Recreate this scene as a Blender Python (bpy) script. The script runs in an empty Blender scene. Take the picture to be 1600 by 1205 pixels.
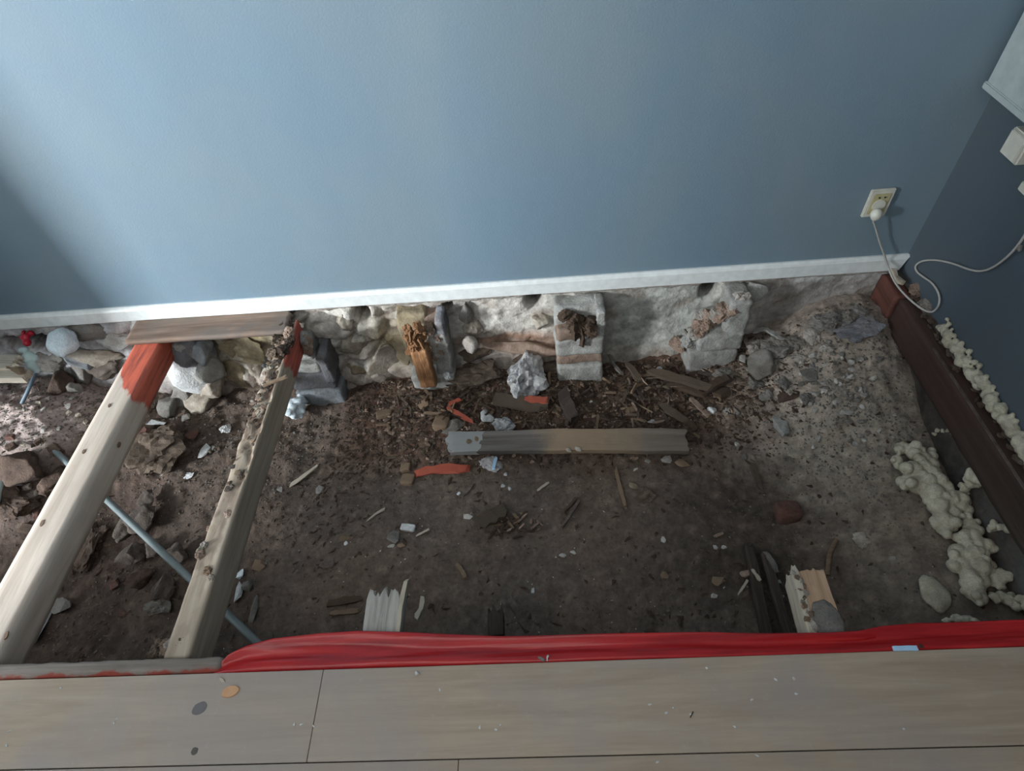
import bpy, bmesh, math, random
from mathutils import Vector, Matrix, noise, Quaternion
import numpy as np

# ------------------------------------------------------------------ camera
S = bpy.context.scene
C = S.collection
F = 924.205
ROT = Matrix(((0.99683533, 0.05813202, 0.0542217),
              (-0.00923467, 0.76214765, -0.64733738),
              (-0.07895597, 0.64478805, 0.76027253)))
CAM = Vector((0, 0, 1.5))
cd = bpy.data.cameras.new('camera'); cam = bpy.data.objects.new('camera', cd); C.objects.link(cam)
cd.sensor_width = 36; cd.lens = F / 1600 * 36; cd.clip_start = .02
cam.matrix_world = Matrix.Translation(CAM) @ ROT.to_4x4()
S.camera = cam
S.view_settings.view_transform = 'Standard'; S.view_settings.look = 'None'
S.view_settings.gamma = 1; S.view_settings.use_curve_mapping = False
S.view_settings.exposure = 0.68

# ------------------------------------------------------------------ world and daylight
w = bpy.data.worlds.new('world'); S.world = w; w.use_nodes = True
w.node_tree.nodes['Background'].inputs[0].default_value = (.92, .95, 1.0, 1)
w.node_tree.nodes['Background'].inputs[1].default_value = .55


def area(name, loc, target, sx, sy, power, col):
    l = bpy.data.lights.new(name, 'AREA'); l.shape = 'RECTANGLE'; l.size = sx; l.size_y = sy
    l.energy = power; l.color = col
    o = bpy.data.objects.new(name, l); C.objects.link(o); o.location = loc
    o.rotation_euler = (Vector(target) - Vector(loc)).to_track_quat('-Z', 'Y').to_euler()
    return o


area('window_daylight', (-5.42, -1.8, 1.62), (-.2, 1.3, .4), 1.2, 1.2, 445, (.93, .97, 1.0))
area('ceiling_fill', (-.6, -.4, 2.5), (-.5, .3, 0), 2.2, 2.2, 14.5, (1.0, .955, .90))  # added fill lamp under the ceiling, brightens the floorboards


# ------------------------------------------------------------------ helpers
def ray(px, py):
    return ROT @ Vector(((px - 800) / F, -(py - 602.5) / F, -1))


def P(px, py, z=0.0):          # point of a horizontal level
    d = ray(px, py); t = (z - CAM.z) / d.z
    return CAM + d * t


def PY(px, py, y):             # point of a wall facing the room
    d = ray(px, py); t = (y - CAM.y) / d.y
    return CAM + d * t


def PX(px, py, x):
    d = ray(px, py); t = (x - CAM.x) / d.x
    return CAM + d * t


def sm(a, b, v):
    t = max(0.0, min(1.0, (v - a) / (b - a))); return t * t * (3 - 2 * t)


def gau(x, y, cx, cy, sx, sy):
    return math.exp(-((x - cx) / sx) ** 2 - ((y - cy) / sy) ** 2)


def nz(x, y, z=0.0):
    return noise.noise(Vector((x, y, z)))


def H(x, y, fine=True):        # height of the dug out ground
    h = -.455
    h += .055 * sm(1.25, 1.62, y) * sm(-1.0, -.6, x)
    h += .17 * gau(x, y, 1.18, 1.72, .42, .42) + .05 * gau(x, y, .95, 1.35, .28, .3)
    h += .12 * sm(.85, 1.25, x)
    h += .24 * gau(x, y, -2.35, 1.55, .5, .36) + .08 * gau(x, y, -2.0, 1.3, .2, .3)
    h -= .06 * gau(x, y, -1.75, .95, .28, .3)
    h -= .05 * gau(x, y, -1.25, .55, .4, .2)
    h += .030 * nz(x * 2.3, y * 2.3, 1.7)
    if fine:
        edge = .35 + .65 * sm(1.1, 1.5, y) + .5 * sm(-.9, -1.3, x) + .55 * gau(x, y, 1.1, 1.2, .3, .5)
        mr = gau(x, y, 1.02, 1.42, .25, .3)
        h += mr * (.020 * nz(x * 14, y * 14, 31) + .016 * abs(nz(x * 30, y * 30, 33)))
        h += edge * (.014 * nz(x * 9, y * 9, 4) + .010 * nz(x * 22, y * 22, 8) + .007 * nz(x * 52, y * 52, 2))
        h += .0028 * nz(x * 110, y * 110, 5) + .0035 * nz(x * 40, y * 40, 15) + .005 * nz(x * 14, y * 14, 25)
    return h


def G(px, py, up=0.0):         # where a line of sight meets the ground
    d = ray(px, py); z = -.42
    for i in range(14):
        t = (z - CAM.z) / d.z; p = CAM + d * t
        z = z * .4 + (H(p.x, min(p.y, 1.72), False) + up) * .6
    t = (z - CAM.z) / d.z
    return CAM + d * t


def tag(o, label=None, cat=None, group=None, kind=None):
    if label: o['label'] = label
    if cat: o['category'] = cat
    if group: o['group'] = group
    if kind: o['kind'] = kind
    return o


def link(name, me, m=None, parent=None, loc=None):
    o = bpy.data.objects.new(name, me); C.objects.link(o)
    if m is not None and me is not None and not me.materials: me.materials.append(m)
    if parent is not None: o.parent = parent
    if loc is not None: o.location = loc
    return o


def empty(name, loc, rz=0, **k):
    o = bpy.data.objects.new(name, None); C.objects.link(o); o.location = loc; o.rotation_euler.z = rz
    o.empty_display_size = .05
    return tag(o, **k)


def to_mesh(bm, name, smooth=False):
    me = bpy.data.meshes.new(name); bm.normal_update(); bm.to_mesh(me); bm.free()
    if smooth:
        me.polygons.foreach_set('use_smooth', [True] * len(me.polygons))
    return me


# ------------------------------------------------------------------ materials
def newmat(name, rough=.8):
    m = bpy.data.materials.new(name); m.use_nodes = True
    nt = m.node_tree; b = nt.nodes['Principled BSDF']; b.inputs['Roughness'].default_value = rough
    return m, nt, b


def noise_node(nt, scale, detail=5, vec=None, dist=0.0, rough=.6):
    n = nt.nodes.new('ShaderNodeTexNoise'); n.inputs['Scale'].default_value = scale
    n.inputs['Detail'].default_value = detail; n.inputs['Distortion'].default_value = dist
    n.inputs['Roughness'].default_value = rough
    if vec is not None: nt.links.new(vec, n.inputs['Vector'])
    return n


def ramp(nt, fac, stops):
    r = nt.nodes.new('ShaderNodeValToRGB'); e = r.color_ramp.elements
    while len(e) > 1: e.remove(e[-1])
    e[0].position = stops[0][0]; e[0].color = (*stops[0][1], 1)
    for p, c in stops[1:]:
        k = e.new(p); k.color = (*c, 1)
    nt.links.new(fac, r.inputs[0]); return r.outputs[0]


def mix(nt, fac, a, b, mode='MIX'):
    n = nt.nodes.new('ShaderNodeMix'); n.data_type = 'RGBA'; n.blend_type = mode
    for i, v in ((0, fac), (6, a), (7, b)):
        if isinstance(v, (int, float)): n.inputs[i].default_value = v
        elif isinstance(v, tuple): n.inputs[i].default_value = (*v, 1)
        else: nt.links.new(v, n.inputs[i])
    return n.outputs[2]


def bump(nt, b, h, strength=.5, dist=.01):
    n = nt.nodes.new('ShaderNodeBump'); n.inputs['Strength'].default_value = strength
    n.inputs['Distance'].default_value = dist
    nt.links.new(h, n.inputs['Height']); nt.links.new(n.outputs[0], b.inputs['Normal'])


def coords(nt, kind='Object'):
    return nt.nodes.new('ShaderNodeTexCoord').outputs[kind]


def mapping(nt, vec, scale=(1, 1, 1), rot=(0, 0, 0)):
    n = nt.nodes.new('ShaderNodeMapping'); n.inputs['Scale'].default_value = scale
    n.inputs['Rotation'].default_value = rot
    nt.links.new(vec, n.inputs['Vector']); return n.outputs[0]


def math_node(nt, op, a, b=None):
    n = nt.nodes.new('ShaderNodeMath'); n.operation = op
    for i, v in enumerate((a, b)):
        if v is None: continue
        if isinstance(v, (int, float)): n.inputs[i].default_value = v
        else: nt.links.new(v, n.inputs[i])
    return n.outputs[0]


def world_pos(nt):
    return nt.nodes.new('ShaderNodeNewGeometry').outputs['Position']


def stone_mat(name, a, b_, c=None, scale=14, rough=.92, bs=.6, vary=.25, dirt=0.0):
    m, nt, b = newmat(name, rough)
    v = world_pos(nt)
    n = noise_node(nt, scale, 7, v, .3); n2 = noise_node(nt, scale * 7, 4, v)
    col = ramp(nt, n.outputs[0], [(.3, a), (.5, b_), (.72, c or b_)])
    col = mix(nt, .5, col, ramp(nt, n2.outputs[0], [(.3, (.45, .45, .45)), (.7, (1.1, 1.1, 1.1))]), 'MULTIPLY')
    oi = nt.nodes.new('ShaderNodeObjectInfo')
    col = mix(nt, vary * 2, col, ramp(nt, oi.outputs['Random'], [(0, (.55, .52, .5)), (1, (1.15, 1.12, 1.1))]), 'MULTIPLY')
    if dirt:
        n4 = noise_node(nt, 19, 5, v, .5)
        col = mix(nt, ramp(nt, n4.outputs[0], [(.42, (0, 0, 0)), (.66, (dirt, dirt, dirt))]), col, (.15, .115, .085))
    nt.links.new(col, b.inputs['Base Color'])
    bump(nt, b, n2.outputs[0], bs, .006)
    return m


def wood_mat(name, dark, mid, light, axis='Y', scale=1.0, rough=.75, paint=None, vary=.2, stain=None, vec='Object', bs=.35):
    """grain runs along the given object axis; paint = (colour, function name args) adds a painted zone"""
    m, nt, b = newmat(name, rough)
    o = coords(nt, vec)
    sc = {'X': (1.2, 22, 22), 'Y': (22, 1.2, 22), 'Z': (22, 22, 1.2)}[axis]
    v = mapping(nt, o, tuple(s * scale for s in sc))
    n = noise_node(nt, 1.6, 6, v, .6); f = noise_node(nt, 5, 4, v, .1)
    big = noise_node(nt, 5, 3, o)
    col = ramp(nt, n.outputs[0], [(.28, dark), (.5, mid), (.7, light)])
    col = mix(nt, .35, col, ramp(nt, f.outputs[0], [(.3, (.5, .47, .44)), (.65, (1.1, 1.1, 1.1))]), 'MULTIPLY')
    if stain:
        col = mix(nt, ramp(nt, big.outputs[0], [(.45, (0, 0, 0)), (.62, (1, 1, 1))]), col, stain)
    if vary:
        oi = nt.nodes.new('ShaderNodeObjectInfo')
        col = mix(nt, vary * 2, col, ramp(nt, oi.outputs['Random'], [(0, (.5, .47, .45)), (1, (1.15, 1.12, 1.1))]), 'MULTIPLY')
    if paint: col = paint(nt, col, o)
    nt.links.new(col, b.inputs['Base Color'])
    bump(nt, b, f.outputs[0], bs, .004)
    return m


def plain_mat(name, c, rough=.5, **k):
    m, nt, b = newmat(name, rough)
    n = noise_node(nt, 30, 4, world_pos(nt))
    col = mix(nt, 1.0, c, ramp(nt, n.outputs[0], [(.3, (.86, .86, .86)), (.7, (1.05, 1.05, 1.05))]), 'MULTIPLY')
    nt.links.new(col, b.inputs['Base Color'])
    for a, v in k.items(): b.inputs[a].default_value = v
    return m


def paint_wall(name, col, col2):
    m, nt, b = newmat(name, .72)
    v = world_pos(nt)
    n = noise_node(nt, 1.6, 3, v, .5); f = noise_node(nt, 160, 2, v); r = noise_node(nt, 5, 5, mapping(nt, v, (1, 1, .3)))
    c = mix(nt, ramp(nt, n.outputs[0], [(.35, (0, 0, 0)), (.65, (1, 1, 1))]), col, col2)
    c = mix(nt, .35, c, ramp(nt, r.outputs[0], [(.3, (.85, .87, .9)), (.7, (1.06, 1.05, 1.03))]), 'MULTIPLY')
    nt.links.new(c, b.inputs['Base Color'])
    bump(nt, b, f.outputs[0], .25, .002)
    return m


M = {}
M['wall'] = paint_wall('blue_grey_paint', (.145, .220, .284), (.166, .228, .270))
M['wall_shaded'] = paint_wall('shaded_blue_grey_paint', (.065, .090, .115), (.072, .094, .112))  # wall paint darkened, the right wall's shade is put into the colour
M['white_wall'] = paint_wall('off_white_plaster', (.5, .52, .52), (.45, .48, .5))
M['skirting'] = plain_mat('white_gloss_paint', (.72, .76, .755), .35)
M['plaster'] = stone_mat('old_plaster', (.34, .315, .28), (.46, .43, .39), (.55, .53, .50), 30, dirt=.6)
M['mortar'] = stone_mat('grey_mortar', (.29, .29, .275), (.41, .42, .40), (.54, .56, .54), 18, dirt=.3)
M['mortar_blue'] = stone_mat('blue_grey_mortar', (.18, .20, .23), (.28, .32, .35), (.38, .42, .45), 16, dirt=.4)
M['slate'] = stone_mat('slate_grey_brick', (.13, .135, .15), (.20, .21, .235), (.28, .29, .32), 18, dirt=.5)
M['cream_stone'] = stone_mat('cream_stone', (.28, .245, .195), (.40, .365, .30), (.50, .46, .40), 12, dirt=.7)
M['yellow_stone'] = stone_mat('yellow_clay', (.20, .16, .10), (.31, .26, .165), (.40, .35, .245), 12, dirt=.7)
M['white_stone'] = stone_mat('pale_stone', (.50, .52, .53), (.64, .66, .66), (.75, .77, .78), 14, vary=.12)
M['grey_stone'] = stone_mat('grey_stone', (.13, .125, .115), (.205, .20, .185), (.29, .285, .265), 20, dirt=.4)
M['pinkmortar'] = stone_mat('pinkish_mortar', (.22, .145, .105), (.34, .245, .19), (.44, .34, .28), 25, dirt=.4)
M['brick'] = stone_mat('brown_brick', (.045, .028, .021), (.085, .053, .038), (.13, .085, .062), 22, dirt=.2)
M['redbrick'] = stone_mat('red_brick', (.07, .03, .024), (.12, .052, .040), (.17, .08, .062), 22, vary=.1, dirt=.4)
M['stonebrick'] = stone_mat('dusty_brown_brick', (.07, .055, .046), (.13, .105, .088), (.185, .155, .13), 22)
M['clod'] = stone_mat('brown_clod', (.06, .043, .031), (.125, .092, .066), (.20, .155, .115), 30)
M['foam'] = stone_mat('cream_foam', (.42, .39, .29), (.58, .55, .43), (.68, .65, .52), 26, .8, .5, .08, dirt=.35)
M['foam_white'] = stone_mat('white_foam', (.60, .70, .76), (.75, .86, .92), (.82, .90, .94), 25, .8, .4, .05)
M['crumbly_white'] = stone_mat('crumbly_white', (.16, .18, .24), (.55, .55, .55), (.68, .68, .67), 38, .9, .8, .1)
M['pebble'] = stone_mat('pale_pebble', (.36, .35, .33), (.50, .49, .46), (.6, .59, .56), 30, vary=.35)
M['rotwood'] = wood_mat('rotten_brown_wood', (.045, .027, .018), (.10, .064, .043), (.18, .125, .088), 'X', 3, .9, vary=.45, bs=.7)
M['oldwood'] = wood_mat('old_brown_wood', (.07, .05, .035), (.135, .10, .07), (.20, .155, .115), 'X', 3, .88, vary=.2, bs=.8)
M['tanwood'] = wood_mat('tan_wood', (.13, .085, .055), (.22, .155, .10), (.32, .235, .165), 'X', 3, .85, vary=.3)
M['palewood'] = wood_mat('pale_wood', (.38, .33, .26), (.52, .47, .38), (.62, .57, .48), 'X', 3, .85, vary=.15)
M['darkwood'] = wood_mat('dark_wood', (.025, .018, .014), (.055, .04, .032), (.10, .078, .065), 'X', 3, .9, vary=.3)
M['paintedwood'] = wood_mat('red_painted_wood', (.30, .055, .03), (.44, .095, .055), (.52, .14, .09), 'X', 3, .7, vary=.1)
M['orange_rot'] = wood_mat('orange_rotten_wood', (.17, .07, .025), (.36, .18, .08), (.50, .30, .16), 'Z', 1.6, .9, vary=.1, bs=.9)
M['grey_plastic'] = plain_mat('grey_plastic', (.15, .185, .19), .45)
M['blue_plastic'] = plain_mat('blue_grey_hose', (.10, .15, .19), .5)
M['socket_white'] = plain_mat('cream_white_plastic', (.60, .60, .53), .35)
M['socket_yellow'] = plain_mat('yellowed_plastic', (.46, .42, .24), .35)
M['cable'] = plain_mat('pale_grey_cable', (.44, .43, .40), .5)
M['iron'] = plain_mat('dark_metal', (.05, .05, .05), .4, Metallic=.8)
M['black'] = plain_mat('dark_slot', (.01, .01, .01), .6)
M['sky_plastic'] = plain_mat('light_blue_plastic', (.42, .66, .90), .3)
M['red_plastic'] = plain_mat('bright_red_plastic', (.45, .01, .03), .3)
M['mint'] = plain_mat('mint_plastic', (.50, .64, .62), .45)
M['cabinet'] = plain_mat('white_panel', (.40, .46, .47), .4)


# ------------------------------------------------------------------ geometry builders
def box_bm(bm, lo, hi):
    vs = [bm.verts.new((x, y, z)) for x in (lo[0], hi[0]) for y in (lo[1], hi[1]) for z in (lo[2], hi[2])]
    for f in ((0, 1, 3, 2), (4, 6, 7, 5), (0, 4, 5, 1), (2, 3, 7, 6), (0, 2, 6, 4), (1, 5, 7, 3)):
        bm.faces.new([vs[i] for i in f])
    return vs


def box(name, lo, hi, m, parent=None, bev=0.0):
    lo, hi = Vector(lo), Vector(hi); c = (lo + hi) / 2
    bm = bmesh.new(); box_bm(bm, lo - c, hi - c)
    if bev: bmesh.ops.bevel(bm, geom=bm.edges[:], offset=bev, segments=2, affect='EDGES')
    o = link(name, to_mesh(bm, name), m, parent)
    o.location = c - (parent.location if parent else Vector())
    return o


def grid_box(dx, dy, dz, step, amp, seed=0, freq=12, roundness=0.0, ends=None):
    """box made of small quads, roughened by noise; ends=(amount, axis) makes one end ragged"""
    nx, ny, nz_ = (max(1, int(round(d / step))) for d in (dx, dy, dz))
    bm = bmesh.new(); V = {}

    def v(i, j, k):
        if (i, j, k) in V: return V[i, j, k]
        p = Vector((dx * (i / nx - .5), dy * (j / ny - .5), dz * (k / nz_ - .5)))
        if roundness:
            q = Vector((abs(p.x) - dx / 2 + roundness, abs(p.y) - dy / 2 + roundness, abs(p.z) - dz / 2 + roundness))
            qq = Vector((max(q.x, 0), max(q.y, 0), max(q.z, 0)))
            if qq.length > roundness:
                s = qq.normalized() * roundness
                for a in range(3):
                    if q[a] > 0: p[a] = math.copysign((dx, dy, dz)[a] / 2 - roundness + s[a], p[a])
        n = noise.noise_vector(p * freq + Vector((seed * 3.1, seed * 1.7, seed))) + .5 * noise.noise_vector(p * freq * 3 + Vector((seed, 5, 1)))
        p = p + n * amp
        if ends:
            a, ax, sg = ends
            t = p[ax] * sg / (dx, dy, dz)[ax] + .5
            if t > .9: p[ax] -= sg * a * (.5 + nz(p[(ax + 1) % 3] * 90, p[(ax + 2) % 3] * 60, seed)) * (t - .9) * 10
        V[i, j, k] = bm.verts.new(p); return V[i, j, k]

    for i in range(nx):
        for j in range(ny):
            for k, r in ((0, 1), (nz_, 0)):
                f = [v(i, j, k), v(i + 1, j, k), v(i + 1, j + 1, k), v(i, j + 1, k)]; bm.faces.new(f[::-1] if r else f)
    for i in range(nx):
        for k in range(nz_):
            for j, r in ((0, 0), (ny, 1)):
                f = [v(i, j, k), v(i + 1, j, k), v(i + 1, j, k + 1), v(i, j, k + 1)]; bm.faces.new(f[::-1] if r else f)
    for j in range(ny):
        for k in range(nz_):
            for i, r in ((0, 1), (nx, 0)):
                f = [v(i, j, k), v(i, j + 1, k), v(i, j + 1, k + 1), v(i, j, k + 1)]; bm.faces.new(f[::-1] if r else f)
    return bm


def rough_box(name, lo, hi, m, parent=None, step=.012, amp=.003, seed=0, freq=14, roundness=.004, ends=None, smooth=True):
    lo, hi = Vector(lo), Vector(hi); d = hi - lo
    me = to_mesh(grid_box(d.x, d.y, d.z, step, amp, seed, freq, roundness, ends), name, smooth)
    o = link(name, me, m, parent)
    o.location = (lo + hi) / 2 - (parent.location if parent else Vector())
    return o


def hull_me(seed, n=16, flat=1.0, name='lump'):
    r = random.Random(seed); bm = bmesh.new()
    for i in range(n):
        v = Vector((r.gauss(0, 1), r.gauss(0, 1), r.gauss(0, 1))).normalized() * r.uniform(.36, .55)
        v.z *= flat; bm.verts.new(v)
    res = bmesh.ops.convex_hull(bm, input=bm.verts)
    bmesh.ops.delete(bm, geom=[g for g in res['geom_interior'] if isinstance(g, bmesh.types.BMVert)], context='VERTS')
    return to_mesh(bm, name)


def splinter_me(seed, name='splinter', segs=6, taper=.5):
    """unit long sliver of wood with torn ends, 1 x 1 x 1 before scaling"""
    r = random.Random(seed); bm = bmesh.new(); rows = []
    bow = r.uniform(-.25, .25); bowz = r.uniform(-.3, .3)
    ta, tb = r.uniform(.15, 1) ** taper, r.uniform(.3, 1) ** taper
    for i in range(segs + 1):
        t = i / segs; wd = (ta * (1 - t) + tb * t) * (.5 if 0 < i < segs else .38)
        y0 = bow * math.sin(t * 3.1) ; z0 = bowz * math.sin(t * 3.1)
        row = []
        for a, b in ((-1, -1), (1, -1), (1, 1), (-1, 1)):
            row.append(bm.verts.new((t - .5 + (r.uniform(-.09, .09) if i in (0, segs) else r.uniform(-.03, .03)),
                                     y0 + a * wd + r.uniform(-.1, .1), z0 + b * .42 + r.uniform(-.12, .12))))
        rows.append(row)
    for i in range(segs):
        for k in range(4):
            bm.faces.new((rows[i][k], rows[i][(k + 1) % 4], rows[i + 1][(k + 1) % 4], rows[i + 1][k]))
    bm.faces.new(rows[0][::-1]); bm.faces.new(rows[-1])
    bmesh.ops.recalc_face_normals(bm, faces=bm.faces)
    return to_mesh(bm, name)


HULLS = [hull_me(i, 14 + i % 5, .8) for i in range(14)]
COB = []
for i in range(8):
    bm = bmesh.new(); bmesh.ops.create_icosphere(bm, subdivisions=3, radius=.5)
    for v in bm.verts:
        v.co += v.co.normalized() * (.11 * nz(*(v.co * 3 + Vector((i * 7, 0, 0)))) + .05 * nz(*(v.co * 9 + Vector((0, i * 5, 0)))))
    COB.append(to_mesh(bm, 'cobble', True))
CRUMB = []
for i in range(5):
    bm = bmesh.new(); bmesh.ops.create_icosphere(bm, subdivisions=5, radius=.5)
    for v in bm.verts:
        n0 = v.co.normalized()
        d = .16 * nz(*(v.co * 2.5 + Vector((i * 7, 0, 0)))) + .10 * nz(*(v.co * 7 + Vector((0, i * 5, 0)))) + .035 * nz(*(v.co * 18))
        d += .02 * nz(*(v.co * 40))
        v.co += n0 * d
    CRUMB.append(to_mesh(bm, 'crumbly_lump', False))
SPL = [splinter_me(i) for i in range(18)]
def rock_me(seed, cuts=11, sub=4, rough=.02, name='rock'):
    r = random.Random(seed); bm = bmesh.new(); bmesh.ops.create_icosphere(bm, subdivisions=sub, radius=.58)
    for k in range(cuts):
        n0 = Vector((r.gauss(0, 1), r.gauss(0, 1), r.gauss(0, 1))).normalized(); d = r.uniform(.27, .47)
        for v in bm.verts:
            t = v.co.dot(n0) - d
            if t > 0: v.co -= n0 * t * .93
    for v in bm.verts:
        p = v.co * 4 + Vector((seed, 0, seed))
        v.co += v.co.normalized() * (rough * 2 * nz(*p) + rough * nz(*(p * 3)) + rough * .6 * nz(*(p * 7)))
    return to_mesh(bm, name, True)


ROCK = [rock_me(i) for i in range(14)]
ROUGH = [rock_me(i + 40, 14, 4, .045) for i in range(8)]
CRUMB = [rock_me(i + 70, 9, 4, .085, 'crumbly_lump') for i in range(7)]
for c_ in CRUMB: c_.polygons.foreach_set('use_smooth', [False] * len(c_.polygons))
meshcache = {}


def with_mat(me, m):
    k = (me.name, m.name)
    if k not in meshcache:
        c = me.copy(); c.materials.clear(); c.materials.append(m); meshcache[k] = c
    return meshcache[k]


def lump(name, pos, dims, m, seed=0, pool=None, rot=None, parent=None, **tags):
    pool = pool or HULLS
    o = link(name, with_mat(pool[seed % len(pool)], m))
    o.location = pos; o.scale = dims
    r = random.Random(seed * 13 + 5)
    o.rotation_euler = rot if rot is not None else (r.uniform(-.25, .25), r.uniform(-.25, .25), r.uniform(0, 6.28))
    if parent is not None:
        o.parent = parent; o.location = Vector(pos) - parent.location
    return tag(o, **tags)


def glump(name, px, py, wpx, hpx, m, seed=0, pool=None, hz=.6, sink=.25, label=None, cat='stone', group=None, up=0.0, **k):
    """a lump lying on the ground, its width and depth taken in pixels of its footprint"""
    c = G(px, py, up); sc = (c - CAM).length / F
    a = wpx * sc; b = hpx * sc * 1.15; z = min(a, b) * hz
    return lump(name, c + Vector((0, 0, z * (.5 - sink))), (a, b, z), m, seed, pool,
                (random.Random(seed).uniform(-.15, .15), random.Random(seed + 1).uniform(-.15, .15), random.Random(seed + 2).uniform(-.25, .25)),
                label=label, cat=cat, group=group, **k)


def stick(name, A, B, width, thick, m, seed=0, roll=0.0, parent=None, me=None, **tags):
    A, B = Vector(A), Vector(B); d = B - A
    o = link(name, with_mat(me or SPL[seed % len(SPL)], m))
    x = d.normalized(); up = Vector((0, 0, 1))
    y = up.cross(x)
    y = y.normalized() if y.length > .01 else Vector((0, 1, 0)); z = x.cross(y)
    R = Matrix((x, y, z)).transposed() @ Matrix.Rotation(roll, 3, 'X')
    o.rotation_euler = R.to_euler(); o.location = (A + B) / 2; o.scale = (d.length, width, thick)
    if parent is not None: o.parent = parent; o.location = (A + B) / 2 - parent.location
    return tag(o, **tags)


def gstick(name, x1, y1, x2, y2, wpx, m, seed=0, thick=None, lift=.004, label=None, cat='splinter', group=None, up1=0., up2=0., **k):
    A, B = G(x1, y1), G(x2, y2); sc = (A - CAM).length / F
    wd = wpx * sc; th = thick or wd * .5
    A = A + Vector((0, 0, th * .3 + lift + up1)); B = B + Vector((0, 0, th * .3 + lift + up2))
    return stick(name, A, B, wd, th, m, seed, label=label, cat=cat, group=group, **k)


def tube(name, pts, r, m, parent=None, res=3, cyclic=False, **tags):
    cu = bpy.data.curves.new(name, 'CURVE'); cu.dimensions = '3D'; cu.bevel_depth = r; cu.bevel_resolution = res
    cu.resolution_u = 8
    s = cu.splines.new('NURBS'); s.points.add(len(pts) - 1)
    for p, q in zip(s.points, pts): p.co = (*q, 1)
    s.use_endpoint_u = True; s.order_u = 3; cu.use_fill_caps = True
    tmp = bpy.data.objects.new('tmp', cu)
    me = bpy.data.meshes.new_from_object(tmp); bpy.data.objects.remove(tmp)
    me.name = name; me.materials.clear(); me.materials.append(m)
    me.polygons.foreach_set('use_smooth', [True] * len(me.polygons))
    o = bpy.data.objects.new(name, me); C.objects.link(o)
    if parent is not None:
        o.parent = parent; o.location = -parent.location
    return tag(o, **tags)


def blob(name, balls, m, voxel=.006, parent=None, rough=.004, seed=0, **tags):
    """foam: overlapping blobs fused into one skin by a voxel remesh"""
    base = Vector(balls[0][0]); bm = bmesh.new()
    for i, (p, r, *rest) in enumerate(balls):
        sq = rest[0] if rest else .85
        mt = Matrix.Translation(Vector(p) - base) @ Matrix.Diagonal((1, 1, sq, 1))
        bmesh.ops.create_icosphere(bm, subdivisions=2, radius=r, matrix=mt)
    for v in bm.verts:
        v.co += noise.noise_vector(v.co * 40 + Vector((seed, 0, 0))) * rough
    o = link(name, to_mesh(bm, name, True), m, parent)
    o.location = base - (parent.location if parent else Vector())
    md = o.modifiers.new('fuse', 'REMESH'); md.mode = 'VOXEL'; md.voxel_size = voxel; md.use_smooth_shade = True
    return tag(o, **tags)


# ================================================================== THE ROOM SHELL
XR, YB = 1.348, 1.744
XL, YF, ZC = -5.4, -2.8, 2.6


def struct(name, lo, hi, m, parent=None):
    o = box(name, lo, hi, m, parent)
    if parent is None: o['kind'] = 'structure'
    return o


# back wall stands on the old masonry and starts at floor level
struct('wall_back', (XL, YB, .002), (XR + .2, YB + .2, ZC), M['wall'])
struct('wall_right', (XR, YF, -.01), (XR + .2, YB, ZC), M['wall_shaded'])
# left wall with a window opening
wl = struct('wall_left', (XL - .2, YF, 0), (XL, YB, .95), M['white_wall'])
for nm, lo, hi in (('wall_panel', (XL - .2, YF, 2.3), (XL, YB, ZC)), ('wall_panel', (XL - .2, YF, .95), (XL, -2.45, 2.3)),
                   ('wall_panel', (XL - .2, -1.15, .95), (XL, YB, 2.3))):
    box(nm, lo, hi, M['white_wall'], wl)
# front wall behind the camera, a doorway in it
wf = struct('wall_front', (XL - .2, YF - .2, 0), (-.9, YF, ZC), M['white_wall'])
box('wall_panel', (.1, YF - .2, 0), (XR + .2, YF, ZC), M['white_wall'], wf)
box('wall_panel', (-.9, YF - .2, 2.1), (.1, YF, ZC), M['white_wall'], wf)
struct('ceiling', (XL - .2, YF - .2, ZC), (XR + .2, YB + .2, ZC + .1), M['white_wall'])
# window frame in the left wall
win = empty('window_1', (XL - .1, -1.8, .95), kind='structure')
for lo, hi in (((XL - .13, -2.45, .95), (XL - .07, -2.41, 2.3)), ((XL - .13, -1.19, .95), (XL - .07, -1.15, 2.3)),
               ((XL - .13, -2.41, .95), (XL - .07, -1.19, .99)), ((XL - .13, -2.41, 2.26), (XL - .07, -1.19, 2.3))):
    box('window_frame', lo, hi, M['skirting'], win)
# unseen partition end, added to shade the left of the back wall
wp = struct('wall_shade_stub', (-3.19, 1.20, .08), (-2.16, 1.30, ZC), M['white_wall'])
box('wall_panel', (-3.19, 1.20, -.6), (-2.6, 1.30, .08), M['white_wall'], wp)
# tall unseen box, added left of the camera to dim the pit's right
cb = empty('light_blocker', (-2.2, -1.2, 0), label='tall white box added out of view to dim the right side', cat='light_blocker')
CY = -.04
box('body', (-2.4, CY - 1.92, .06), (-2.0, CY, 1.8), M['white_wall'], cb, .004)
for k in range(3):
    box('blocker_front', (-2.0, CY - 1.91 + .64 * k, .1), (-1.98, CY - 1.29 + .64 * k, 1.78), M['white_wall'], cb, .003)
box('blocker_base', (-2.38, CY - 1.9, 0), (-2.02, CY - .02, .06), M['white_wall'], cb)

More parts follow.
